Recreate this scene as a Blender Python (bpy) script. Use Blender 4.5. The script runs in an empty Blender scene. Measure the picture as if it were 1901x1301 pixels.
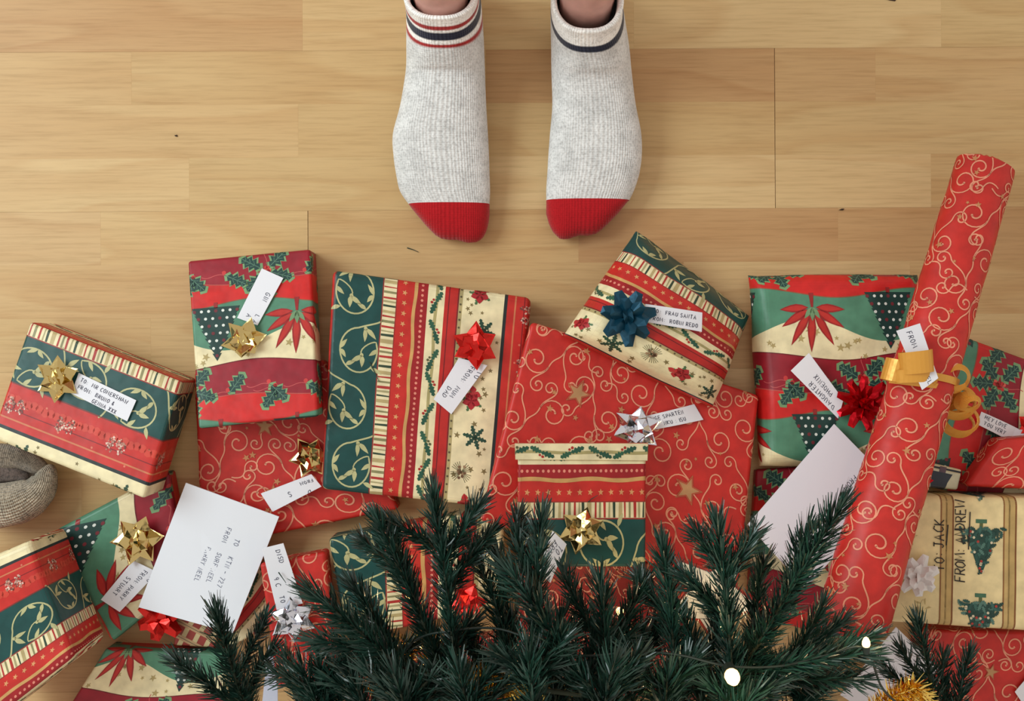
import bpy, math, random
import numpy as np
from mathutils import Vector, noise as mnoise

random.seed(7)
rng = np.random.default_rng(7)
SC = bpy.context.scene
COL = SC.collection
PI = math.pi

# ------------------------------------------------------------------ camera, world, light, exposure
H = 1.3                                # camera height above the floor, looking straight down
FPX = H / 0.0006                       # focal length in pixels of a 1901 px wide frame
cam_data = bpy.data.cameras.new('camera')
cam_data.sensor_fit = 'HORIZONTAL'
cam_data.sensor_width = 36.0
cam_data.lens = FPX / 1901 * 36.0
cam_data.clip_start = 0.02
cam = bpy.data.objects.new('camera', cam_data)
COL.objects.link(cam)
cam.location = (0, 0, H)
cam.rotation_euler = (0, 0, 0)
SC.camera = cam

world = bpy.data.worlds.new('world')
SC.world = world
world.use_nodes = True
bg = world.node_tree.nodes['Background']
bg.inputs['Color'].default_value = (1.0, 0.92, 0.82, 1)
bg.inputs['Strength'].default_value = 0.62

def area(name, loc, target, size, energy, color):
    d = bpy.data.lights.new(name, 'AREA')
    d.shape = 'RECTANGLE'; d.size, d.size_y = size
    d.energy = energy; d.color = color
    o = bpy.data.objects.new(name, d); COL.objects.link(o)
    o.location = loc
    o.rotation_euler = (Vector(target) - Vector(loc)).to_track_quat('-Z', 'Y').to_euler()
    return o
area('window_daylight', (-2.3, 0.9, 2.2), (0, 0.0, 0.0), (1.6, 1.5), 62, (0.86, 0.99, 1.0))

SC.view_settings.view_transform = 'Standard'
SC.view_settings.look = 'None'
SC.view_settings.gamma = 1.0
SC.view_settings.use_curve_mapping = False
SC.view_settings.exposure = 0.13

# ------------------------------------------------------------------ helpers
def lin(c):
    c = c / 255.0
    return c / 12.92 if c <= 0.04045 else ((c + 0.055) / 1.055) ** 2.4
def C(r, g, b):
    return (lin(r), lin(g), lin(b), 1.0)

def P(px, py, z=0.0):
    """a pixel of the photograph at height z -> the point of the room"""
    k = 0.0006 * (H - z) / H
    return Vector(((px - 950.5) * k, (650.5 - py) * k, z))

def props(o, label=None, cat=None, group=None, kind=None):
    if label: o['label'] = label
    if cat: o['category'] = cat
    if group: o['group'] = group
    if kind: o['kind'] = kind
    return o

def thing(name, loc, label, cat, group=None, kind=None):
    o = bpy.data.objects.new(name, None)
    o.empty_display_size = 0.02
    COL.objects.link(o); o.location = loc
    return props(o, label, cat, group, kind)

def mesh_obj(name, verts, faces, mats, parent=None, colors=None, normals=None, smooth=False, uvs=None, mat_idx=None, origin=None):
    """world-space verts -> one mesh object (local to its parent chain's location)"""
    off = np.zeros(3)
    if parent is not None:
        q = parent
        while q is not None:
            off += np.array(q.location); q = q.parent
    elif origin is not None:
        off = np.array(origin, float)
    v = np.asarray(verts, float).reshape(-1, 3) - off
    me = bpy.data.meshes.new(name)
    me.from_pydata(v.tolist(), [], faces)
    if not isinstance(mats, (list, tuple)): mats = [mats]
    for m in mats: me.materials.append(m)
    if mat_idx is not None: me.polygons.foreach_set('material_index', mat_idx)
    if colors is not None:
        a = me.color_attributes.new('print', 'FLOAT_COLOR', 'POINT')
        a.data.foreach_set('color', np.asarray(colors, np.float32).ravel())
    if uvs is not None:
        l = me.uv_layers.new(name='UVMap')
        idx = np.zeros(len(me.loops), np.int32); me.loops.foreach_get('vertex_index', idx)
        l.data.foreach_set('uv', np.asarray(uvs, np.float32)[idx].ravel())
    if smooth or normals is not None:
        me.polygons.foreach_set('use_smooth', [True] * len(me.polygons))
    me.update()
    if normals is not None:
        me.normals_split_custom_set_from_vertices(np.asarray(normals, float).tolist())
    o = bpy.data.objects.new(name, me)
    COL.objects.link(o)
    if parent is not None: o.parent = parent
    elif origin is not None: o.location = origin
    return o

# ------------------------------------------------------------------ materials
def new_mat(name):
    m = bpy.data.materials.new(name); m.use_nodes = True
    nt = m.node_tree
    return m, nt, nt.nodes['Principled BSDF']
def N(nt, t, **kw):
    n = nt.nodes.new(t)
    for k, v in kw.items():
        if k.startswith('_'): setattr(n, k[1:], v)
        else: n.inputs[k].default_value = v
    return n
def ramp(nt, stops, interp='LINEAR'):
    r = nt.nodes.new('ShaderNodeValToRGB'); cr = r.color_ramp; cr.interpolation = interp
    while len(cr.elements) < len(stops): cr.elements.new(0.5)
    for e, (p, c) in zip(cr.elements, stops): e.position = p; e.color = c
    return r

def paper_material():
    m, nt, b = new_mat('printed_paper'); L = nt.links.new
    at = N(nt, 'ShaderNodeAttribute', _attribute_name='print')
    g = N(nt, 'ShaderNodeNewGeometry')
    n1 = N(nt, 'ShaderNodeTexNoise', Scale=70.0, Detail=3.0)
    L(g.outputs['Position'], n1.inputs['Vector'])
    r = ramp(nt, [(0.3, (0.84, 0.84, 0.84, 1)), (0.7, (1.1, 1.1, 1.1, 1))])
    L(n1.outputs['Fac'], r.inputs['Fac'])
    mx = N(nt, 'ShaderNodeMix', _data_type='RGBA', _blend_type='MULTIPLY'); mx.inputs[0].default_value = 1.0
    L(at.outputs['Color'], mx.inputs[6]); L(r.outputs['Color'], mx.inputs[7])
    L(mx.outputs[2], b.inputs['Base Color'])
    b.inputs['Roughness'].default_value = 0.42
    b.inputs['Specular IOR Level'].default_value = 0.35
    n2 = N(nt, 'ShaderNodeTexNoise', Scale=35.0, Detail=2.0)
    L(g.outputs['Position'], n2.inputs['Vector'])
    bp = N(nt, 'ShaderNodeBump', Strength=0.25, Distance=0.004)
    L(n2.outputs['Fac'], bp.inputs['Height']); L(bp.outputs['Normal'], b.inputs['Normal'])
    return m
PAPER = paper_material()

def plain_paper():
    m, nt, b = new_mat('writing_paper'); L = nt.links.new
    at = N(nt, 'ShaderNodeAttribute', _attribute_name='print')
    L(at.outputs['Color'], b.inputs['Base Color'])
    b.inputs['Roughness'].default_value = 0.7
    n = N(nt, 'ShaderNodeTexNoise', Scale=900.0, Detail=2.0)
    g = N(nt, 'ShaderNodeNewGeometry'); L(g.outputs['Position'], n.inputs['Vector'])
    bp = N(nt, 'ShaderNodeBump', Strength=0.12, Distance=0.0005)
    L(n.outputs['Fac'], bp.inputs['Height']); L(bp.outputs['Normal'], b.inputs['Normal'])
    return m
NOTE = plain_paper()

def foil(name, col, rough=0.2, metal=1.0):
    m, nt, b = new_mat(name); L = nt.links.new
    b.inputs['Base Color'].default_value = col
    b.inputs['Metallic'].default_value = metal
    b.inputs['Roughness'].default_value = rough
    n = N(nt, 'ShaderNodeTexNoise', Scale=140.0, Detail=1.0)
    g = N(nt, 'ShaderNodeNewGeometry'); L(g.outputs['Position'], n.inputs['Vector'])
    bp = N(nt, 'ShaderNodeBump', Strength=0.15, Distance=0.002)
    L(n.outputs['Fac'], bp.inputs['Height']); L(bp.outputs['Normal'], b.inputs['Normal'])
    return m
GOLD = foil('gold_foil', C(214, 190, 128), 0.13)
SILVER = foil('silver_foil', C(225, 228, 240), 0.12)
REDFOIL = foil('red_foil', C(215, 45, 40), 0.25, 0.85)
DARKRED = foil('dark_red_foil', C(190, 12, 28), 0.25, 0.85)
BLUEFOIL = foil('teal_satin', C(10, 64, 86), 0.35, 0.5)
WHITEBOW = foil('white_satin', C(222, 216, 216), 0.35, 0.1)
RIBBON = foil('golden_ribbon', C(220, 158, 66), 0.32, 0.3)
TINSEL = foil('tinsel_gold', C(240, 205, 110), 0.12)

def simple(name, col, rough=0.6, noise_scale=0, lo=0.8, hi=1.15, bump=0.0, dist=0.002):
    m, nt, b = new_mat(name); L = nt.links.new
    b.inputs['Roughness'].default_value = rough
    g = N(nt, 'ShaderNodeNewGeometry')
    n = N(nt, 'ShaderNodeTexNoise', Scale=noise_scale or 50.0, Detail=3.0)
    L(g.outputs['Position'], n.inputs['Vector'])
    a = tuple(min(1, c * lo) for c in col[:3]) + (1,); z = tuple(min(1, c * hi) for c in col[:3]) + (1,)
    r = ramp(nt, [(0.3, a), (0.7, z)])
    L(n.outputs['Fac'], r.inputs['Fac']); L(r.outputs['Color'], b.inputs['Base Color'])
    if bump:
        bp = N(nt, 'ShaderNodeBump', Strength=bump, Distance=dist)
        L(n.outputs['Fac'], bp.inputs['Height']); L(bp.outputs['Normal'], b.inputs['Normal'])
    return m

def wood_material():
    m, nt, b = new_mat('beech_laminate'); L = nt.links.new
    tc = N(nt, 'ShaderNodeTexCoord'); oi = N(nt, 'ShaderNodeObjectInfo')
    # every strip reads its own piece of the grain
    sc = N(nt, 'ShaderNodeVectorMath', _operation='SCALE'); sc.inputs['Scale'].default_value = 37.0
    comb = N(nt, 'ShaderNodeCombineXYZ'); L(oi.outputs['Random'], comb.inputs[0]); L(oi.outputs['Random'], comb.inputs[1]); L(oi.outputs['Random'], comb.inputs[2])
    L(comb.outputs[0], sc.inputs[0])
    add = N(nt, 'ShaderNodeVectorMath', _operation='ADD'); L(tc.outputs['Object'], add.inputs[0]); L(sc.outputs[0], add.inputs[1])
    # flame grain: contour lines of a stretched noise
    mp = N(nt, 'ShaderNodeMapping'); mp.inputs['Scale'].default_value = (2.2, 13.0, 3.0); L(add.outputs[0], mp.inputs['Vector'])
    n1 = N(nt, 'ShaderNodeTexNoise', Scale=1.0, Detail=1.5, Roughness=0.45); L(mp.outputs[0], n1.inputs['Vector'])
    mul = N(nt, 'ShaderNodeMath', _operation='MULTIPLY'); mul.inputs[1].default_value = 6.5; L(n1.outputs['Fac'], mul.inputs[0])
    fr = N(nt, 'ShaderNodeMath', _operation='FRACT'); L(mul.outputs[0], fr.inputs[0])
    r1 = ramp(nt, [(0.0, (0.0, 0, 0, 1)), (0.55, (0.45, 0.45, 0.45, 1)), (0.86, (1, 1, 1, 1)), (1.0, (0.05, 0.05, 0.05, 1))]); L(fr.outputs[0], r1.inputs['Fac'])
    # fine pores along the strip
    mp2 = N(nt, 'ShaderNodeMapping'); mp2.inputs['Scale'].default_value = (14.0, 320.0, 5.0); L(add.outputs[0], mp2.inputs['Vector'])
    n2 = N(nt, 'ShaderNodeTexNoise', Scale=1.0, Detail=3.0, Roughness=0.7); L(mp2.outputs[0], n2.inputs['Vector'])
    r2 = ramp(nt, [(0.30, (0.86, 0.84, 0.80, 1)), (0.52, (1, 1, 1, 1)), (0.7, (1.04, 1.04, 1.03, 1))]); L(n2.outputs['Fac'], r2.inputs['Fac'])
    tone = ramp(nt, [(0.0, C(205, 175, 126)), (0.3, C(199, 163, 114)), (0.55, C(214, 184, 136)), (0.78, C(190, 149, 104)), (1.0, C(209, 177, 127))])
    L(oi.outputs['Random'], tone.inputs['Fac'])
    dark = N(nt, 'ShaderNodeMix', _data_type='RGBA', _blend_type='MULTIPLY'); dark.inputs[0].default_value = 1.0
    L(tone.outputs['Color'], dark.inputs[6]); dark.inputs[7].default_value = (0.88, 0.80, 0.73, 1)
    mg = N(nt, 'ShaderNodeMath', _operation='MULTIPLY'); mg.inputs[1].default_value = 0.68; L(r1.outputs['Color'], mg.inputs[0])
    mx = N(nt, 'ShaderNodeMix', _data_type='RGBA'); L(mg.outputs[0], mx.inputs[0]); L(tone.outputs['Color'], mx.inputs[6]); L(dark.outputs[2], mx.inputs[7])
    mx2 = N(nt, 'ShaderNodeMix', _data_type='RGBA', _blend_type='MULTIPLY'); mx2.inputs[0].default_value = 1.0
    L(mx.outputs[2], mx2.inputs[6]); L(r2.outputs['Color'], mx2.inputs[7])
    L(mx2.outputs[2], b.inputs['Base Color'])
    b.inputs['Roughness'].default_value = 0.45
    b.inputs['Specular IOR Level'].default_value = 0.3
    bp = N(nt, 'ShaderNodeBump', Strength=0.08, Distance=0.001); L(n2.outputs['Fac'], bp.inputs['Height']); L(bp.outputs['Normal'], b.inputs['Normal'])
    return m
WOOD = wood_material()

def knit_material(name, rib=150.0, speck=1.0, depth=1.0):
    m, nt, b = new_mat(name); L = nt.links.new
    at = N(nt, 'ShaderNodeAttribute', _attribute_name='print')
    uv = N(nt, 'ShaderNodeTexCoord')
    sep = N(nt, 'ShaderNodeSeparateXYZ'); L(uv.outputs['UV'], sep.inputs[0])
    g = N(nt, 'ShaderNodeNewGeometry')
    # ribs of the knit run along the foot, each stitch is a short bump of a rib
    a = N(nt, 'ShaderNodeMath', _operation='MULTIPLY'); a.inputs[1].default_value = rib * 2 * PI; L(sep.outputs[0], a.inputs[0])
    nz = N(nt, 'ShaderNodeTexNoise', Scale=220.0, Detail=2.0); L(g.outputs['Position'], nz.inputs['Vector'])
    ad = N(nt, 'ShaderNodeMath', _operation='MULTIPLY_ADD'); ad.inputs[1].default_value = 2.6; L(nz.outputs['Fac'], ad.inputs[0]); L(a.outputs[0], ad.inputs[2])
    s1 = N(nt, 'ShaderNodeMath', _operation='SINE'); L(ad.outputs[0], s1.inputs[0])
    c = N(nt, 'ShaderNodeMath', _operation='MULTIPLY'); c.inputs[1].default_value = 2 * PI / 0.0024; L(sep.outputs[1], c.inputs[0])
    s2 = N(nt, 'ShaderNodeMath', _operation='SINE'); L(c.outputs[0], s2.inputs[0])
    s2m = N(nt, 'ShaderNodeMath', _operation='MULTIPLY'); s2m.inputs[1].default_value = 0.35; L(s2.outputs[0], s2m.inputs[0])
    hgt = N(nt, 'ShaderNodeMath', _operation='ADD'); L(s1.outputs[0], hgt.inputs[0]); L(s2m.outputs[0], hgt.inputs[1])
    n3 = N(nt, 'ShaderNodeTexNoise', Scale=420.0, Detail=2.0); L(g.outputs['Position'], n3.inputs['Vector'])
    n4 = N(nt, 'ShaderNodeTexNoise', Scale=60.0, Detail=4.0, Roughness=0.7); L(g.outputs['Position'], n4.inputs['Vector'])
    r3 = ramp(nt, [(0.32, (1 - 0.24 * speck,) * 3 + (1,)), (0.5, (1, 1, 1, 1)), (0.75, (1 + 0.12 * speck,) * 3 + (1,))]); L(n3.outputs['Fac'], r3.inputs['Fac'])
    r4 = ramp(nt, [(0.35, (1 - 0.12 * speck,) * 3 + (1,)), (0.6, (1 + 0.1 * speck,) * 3 + (1,))]); L(n4.outputs['Fac'], r4.inputs['Fac'])
    rr = N(nt, 'ShaderNodeMapRange'); rr.inputs[1].default_value = -1; rr.inputs[2].default_value = 1; rr.inputs[3].default_value = 0.93; rr.inputs[4].default_value = 1.03; L(s1.outputs[0], rr.inputs[0])
    cur = at.outputs['Color']
    for src in (r3.outputs['Color'], r4.outputs['Color'], rr.outputs[0]):
        mx = N(nt, 'ShaderNodeMix', _data_type='RGBA', _blend_type='MULTIPLY'); mx.inputs[0].default_value = 1.0
        L(cur, mx.inputs[6]); L(src, mx.inputs[7]); cur = mx.outputs[2]
    L(cur, b.inputs['Base Color'])
    b.inputs['Roughness'].default_value = 0.95
    b.inputs['Specular IOR Level'].default_value = 0.1
    b.inputs['Sheen Weight'].default_value = 0.25
    bp = N(nt, 'ShaderNodeBump', Strength=0.3 * depth, Distance=0.001 * depth); L(hgt.outputs[0], bp.inputs['Height']); L(bp.outputs['Normal'], b.inputs['Normal'])
    return m
KNIT = knit_material('heather_knit', 46.0, 1.0)
KNIT_RED = knit_material('red_knit', 46.0, 0.45)
TAUPE = knit_material('taupe_knit', 44.0, 2.0, 2.2)

# ------------------------------------------------------------------ prints: convex polygons in paper pixels
def ribbon(pts, w, col, layer, out, w1=None):
    """a line of width w (to w1) through pts as quads"""
    n = len(pts)
    if n < 2: return
    L_, R_ = [], []
    for i in range(n):
        x0, y0 = pts[max(0, i - 1)]; x1, y1 = pts[min(n - 1, i + 1)]
        dx, dy = x1 - x0, y1 - y0
        d = math.hypot(dx, dy) or 1
        ww = (w if w1 is None else w + (w1 - w) * i / (n - 1)) / 2
        nx, ny = -dy / d * ww, dx / d * ww
        L_.append((pts[i][0] + nx, pts[i][1] + ny)); R_.append((pts[i][0] - nx, pts[i][1] - ny))
    for i in range(n - 1):
        out.append(([L_[i], L_[i + 1], R_[i + 1], R_[i]], col, layer))
def disc(x, y, r, col, layer, out, n=8):
    out.append(([(x + r * math.cos(2 * PI * k / n), y + r * math.sin(2 * PI * k / n)) for k in range(n)], col, layer))
def star(x, y, r, col, layer, out, rot=0.0, inner=0.42, n=5):
    p = []
    for k in range(2 * n):
        rr = r if k % 2 == 0 else r * inner
        a = rot - PI / 2 + PI * k / n
        p.append((x + rr * math.cos(a), y + rr * math.sin(a)))
    for k in range(n):
        out.append(([p[2 * k - 1], p[2 * k], p[2 * k + 1], (x, y)], col, layer))
def rect(x0, y0, x1, y1, col, layer, out):
    out.append(([(x0, y0), (x1, y0), (x1, y1), (x0, y1)], col, layer))
def leaf(x, y, L_, w, a, col, layer, out, n=5, bend=0.0):
    """a smooth pointed leaf from (x,y) along angle a"""
    ca, sa = math.cos(a), math.sin(a)
    def T(s, t):
        t = t + bend * L_ * (s / L_) ** 2
        return (x + s * ca - t * sa, y + s * sa + t * ca)
    f = [0, 0.7, 1.0, 0.85, 0.5, 0]
    for i in range(n):
        s0, s1 = L_ * i / n, L_ * (i + 1) / n
        out.append(([T(s0, -w * f[i] / 2), T(s1, -w * f[i + 1] / 2), T(s1, w * f[i + 1] / 2), T(s0, w * f[i] / 2)], col, layer))
HOLLY_D, HOLLY_E, HOLLY_V = C(32, 66, 62), C(122, 158, 112), C(92, 130, 110)
def holly(x, y, L_, w, a, layer, out, edge=True, dark=HOLLY_D):
    """a spiny holly leaf: pale rim, dark blade, midrib"""
    ca, sa = math.cos(a), math.sin(a)
    def shape(sc, col, ly):
        prof = [0.1, 0.62, 0.34, 1.0, 0.46, 0.95, 0.4, 0.62, 0.0]
        n = len(prof) - 1
        def T(s, t): return (x + s * ca - t * sa, y + s * sa + t * ca)
        o = L_ * (1 - sc) / 2
        for i in range(n):
            s0, s1 = o + L_ * sc * i / n, o + L_ * sc * (i + 1) / n
            h0, h1 = prof[i] * w * sc / 2, prof[i + 1] * w * sc / 2
            out.append(([T(s0, 0), T(s1, 0), T(s1, h1), T(s0, h0)], col, ly))
            out.append(([T(s0, -h0), T(s1, -h1), T(s1, 0), T(s0, 0)], col, ly))
    if edge: shape(1.12, HOLLY_E, layer)
    shape(0.86 if edge else 1.0, dark, layer + 1)
    if edge:
        ribbon([(x, y), (x + L_ * .9 * ca, y + L_ * .9 * sa)], 1.3, HOLLY_V, layer + 2, out)
        for f in (.3, .5, .7):
            for sg in (-1, 1):
                b = a + sg * .8
                ribbon([(x + L_ * f * ca, y + L_ * f * sa), (x + L_ * f * ca + w * .3 * math.cos(b), y + L_ * f * sa + w * .3 * math.sin(b))], .9, HOLLY_V, layer + 2, out)
def berries(x, y, r, layer, out, rnd, n=12, col=None):
    for k in range(n):
        a = rnd.random() * 2 * PI; q = r * math.sqrt(rnd.random())
        disc(x + q * math.cos(a), y + q * math.sin(a), r * .36, col or (C(196, 48, 48) if k % 3 else C(222, 96, 84)), layer, out, 7)
def spiral(x, y, R, a0, turns, sgn, w, col, layer, out, tail=None):
    n = int(16 * turns) + 4
    pts = []
    for i in range(n + 1):
        f = i / n
        r = R * (0.18 + 0.82 * f ** 0.9)
        a = a0 - sgn * (1 - f) * turns * 2 * PI
        pts.append((x + r * math.cos(a), y + r * math.sin(a)))
    ribbon(pts, w * 1.25, col, layer, out, w * .9)
    disc(pts[0][0], pts[0][1], w * .95, col, layer, out, 6)
    return pts[-1], a0 + sgn * PI / 2
def bez(p0, p1, p2, p3, n=12):
    r = []
    for i in range(n + 1):
        t = i / n; u = 1 - t
        r.append(tuple(u**3 * p0[k] + 3 * u * u * t * p1[k] + 3 * u * t * t * p2[k] + t**3 * p3[k] for k in (0, 1)))
    return r

RED_A, RED_B, RED_DEEP, CREAM, DGREEN = C(196, 44, 38), C(186, 40, 36), C(158, 30, 36), C(234, 220, 178), C(24, 72, 70)
OLIVE, GOLDP, BLACKISH, VINE = C(150, 140, 104), C(196, 140, 84), C(36, 44, 46), C(186, 182, 134)

def striped(s0, s1, t0, t1, seed=0, pine=True):
    """stripes of vines, candy bars, stars, holly garland and roses; s runs across the stripes, period 391"""
    out = []
    rnd = random.Random(seed + 5)
    for k in range(math.floor(s0 / 391) - 0, math.floor(s1 / 391) + 1):
        o = 391 * k
        for a, b, c in ((0, 87, DGREEN), (87, 112, CREAM), (112, 143, RED_A), (143, 147, GOLDP), (147, 168, RED_DEEP), (168, 199, CREAM),
                        (199, 225, RED_B), (225, 232, C(176, 160, 112)), (232, 307, CREAM), (307, 313, BLACKISH), (313, 391, RED_A)):
            if o + b < s0 or o + a > s1: continue
            rect(max(o + a, s0), t0, min(o + b, s1), t1, c, 1, out)
        def near(a, b): return not (o + b < s0 or o + a > s1)
        if near(0, 87):
            for j in range(math.floor(t0 / 104) - 1, math.ceil(t1 / 104) + 1):
                tt, sg = 104 * j, (1 if j % 2 else -1)
                cx = o + 43 + 7 * sg; cy = tt + 50
                pts = [(cx + 34 * math.cos(a), cy + 40 * math.sin(a)) for a in np.linspace(-PI * .5 - sg * .1, -PI * .5 + sg * (-1.62 * PI), 26)]
                ribbon(pts, 3.0, VINE, 2, out)
                ribbon(bez(pts[-1], (pts[-1][0] + sg * 3, pts[-1][1] - 12), (cx - sg * 4, cy - 4), (cx + sg * 6, cy + 8), 8), 2.4, VINE, 2, out)
                ribbon(bez(pts[0], (cx + sg * 20, cy - 50), (cx + sg * 34, cy - 52), (cx + sg * 40, cy - 60), 8), 3.0, VINE, 2, out)
                for (fx, fy, L_, w, a) in ((6, 8, 24, 9, 2.3), (6, 8, 22, 9, 1.3), (-34, 2, 22, 8, -1.2), (-34, 2, 18, 8, .7), (10, -40, 26, 9, .5), (8, -40, 24, 8, 1.3), (34, -6, 20, 8, 2.2), (24, 30, 22, 8, .2), (-22, 30, 20, 8, -.7)):
                    leaf(cx + sg * fx, cy + fy, L_, w, a if sg > 0 else PI - a, VINE, 3, out, bend=.2 * sg)
                disc(cx + sg * 6, cy + 8, 3.6, VINE, 3, out); disc(cx + sg * 10, cy - 40, 3.6, VINE, 3, out)
        if near(84, 115):
            t = math.floor(t0 / 60) * 60
            rr = random.Random(77)
            seq = [(C(178, 52, 48), 4), (None, 4), (C(170, 160, 118), 3), (None, 5), (C(52, 70, 54), 4), (None, 6), (C(186, 166, 118), 6), (None, 5), (C(178, 52, 48), 3), (None, 5), (C(140, 134, 94), 4), (None, 6)]
            while t < t1:
                for c, w in seq:
                    w2 = w * rr.uniform(.8, 1.2)
                    if c: out.append(([(o + 88, t), (o + 111, t + rr.uniform(-1, 1)), (o + 111, t + w2), (o + 88, t + w2)], c, 2))
                    t += w2
            rect(o + 85.5, t0, o + 87.5, t1, C(150, 50, 44), 2, out); rect(o + 111, t0, o + 112.6, t1, C(150, 50, 44), 2, out)
        if near(112, 168):
            t = math.floor(t0 / 19) * 19
            while t < t1:
                star(o + 126, t, 5.4, C(218, 154, 104), 2, out, rnd.uniform(-.2, .2) + PI / 2)
                disc(o + 158, t * 1.0, 2.6, C(226, 140, 120), 2, out, 7); disc(o + 158, t + 9.5, 2.6, C(226, 140, 120), 2, out, 7)
                t += 19
            ribbon([(o + 145 + 1.6 * math.sin(t / 17), t) for t in np.arange(t0, t1 + 8, 8)], 6, C(206, 158, 98), 2, out)
        if near(168, 199):
            ribbon([(o + 184 + 1.0 * math.sin(t / 20), t) for t in np.arange(t0, t1 + 8, 8)], 5.5, C(170, 158, 108), 2, out)
            for j in range(math.floor(t0 / 50) - 1, math.ceil(t1 / 50) + 1):
                t = 50 * j + rnd.uniform(-5, 5); sg = 1 if j % 2 else -1
                holly(o + 184, t, 25, 12, PI / 2 + sg * .35, 3, out, edge=False, dark=C(38, 84, 66))
                holly(o + 184, t, 22, 12, -PI / 2 + sg * .45, 3, out, edge=False, dark=C(48, 94, 72))
                disc(o + 184 - sg * 8, t + 2, 2.6, C(170, 40, 36) if j % 3 else C(92, 92, 60), 5, out, 7)
                disc(o + 184 - sg * 5, t - 3, 2.3, C(170, 40, 36) if j % 3 else C(92, 92, 60), 5, out, 7)
        if near(199, 232):
            rect(o + 206, t0, o + 207.6, t1, C(110, 26, 30), 2, out); rect(o + 222.5, t0, o + 225, t1, C(120, 30, 32), 2, out)
            for t in np.arange(math.floor(t0 / 14.4) * 14.4, t1, 14.4): disc(o + 228.5, t, 2.1, C(92, 82, 58), 2, out, 7)
        if near(232, 307):
            for j in range(math.floor(t0 / 66) - 1, math.ceil(t1 / 66) + 1):
                t = 66 * j + 20; x = o + 262 + 10 * math.sin(j * 2.1)
                kind = j % 3
                if kind == 0:
                    for a in (.4, 1.9, 3.3, 4.6): holly(x, t, 21, 9, a, 2, out, edge=False, dark=C(74, 110, 70))
                    for a in range(5): leaf(x, t, 17, 14, a * 1.257 + .3, C(172, 36, 44), 4, out)
                    for a in range(3): leaf(x + 3, t - 15, 14, 12, a * 2.1 + .3, C(182, 44, 48), 4, out)
                elif kind == 1:
                    for a in (.2, 1.2, 2.3, 3.3, 4.4, 5.4): holly(x + 3, t, 23, 10, a, 2, out, edge=False, dark=C(40, 74, 58))
                    berries(x + 3, t, 5, 5, out, rnd, 4, C(60, 76, 60))
                else:
                    for a in (.2, 2.2, 3.6, 5.2):
                        for q in range(5): ribbon([(x, t), (x + 20 * math.cos(a + q * .22), t + 20 * math.sin(a + q * .22))], 1.1, C(98, 96, 66), 2, out)
                    for q in range(12): disc(x + rnd.uniform(-7, 7), t + rnd.uniform(-11, 11), 3, C(112, 80, 56) if q % 2 else C(160, 128, 96), 3, out, 5)
                for q in range(5):
                    star(o + rnd.uniform(238, 302), t + rnd.uniform(-33, 33), rnd.choice((4, 5, 6.5)), C(128, 112, 72), 2, out, rnd.uniform(0, 1.2))
        if near(313, 391):
            rect(o + 326, t0, o + 329, t1, C(206, 120, 82), 2, out); rect(o + 343, t0, o + 344.6, t1, C(130, 28, 32), 2, out)
            rect(o + 388.5, t0, o + 391, t1, C(120, 50, 46), 2, out)
            for t in np.arange(math.floor(t0 / 34) * 34, t1, 34):
                disc(o + 333 + rnd.uniform(-12, 40), t, 2.2, C(220, 120, 96), 2, out, 6)
                for q in range(3): disc(o + 362 + rnd.uniform(-3, 3), t + q * 11, 8, C(204, 66, 52), 2, out, 8)
            if pine:
                for j in range(math.floor(t0 / 100) - 1, math.ceil(t1 / 100) + 1):
                    for sg in (-1, 1):
                        cx, cy = o + 352, 100 * j + 45 + sg * 9.5
                        for q in range(34):
                            a = rnd.random() * 2 * PI; r = math.sqrt(rnd.random())
                            x = cx + 14 * r * math.cos(a) + sg * 1; y = cy + 8.5 * r * math.sin(a)
                            star(x, y, rnd.uniform(1.6, 3.2), rnd.choice((C(214, 170, 152), C(120, 62, 56), C(184, 130, 112), C(236, 206, 190))), 3 + q % 2, out, rnd.random() * 3, .5, 4)
    return out

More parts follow.
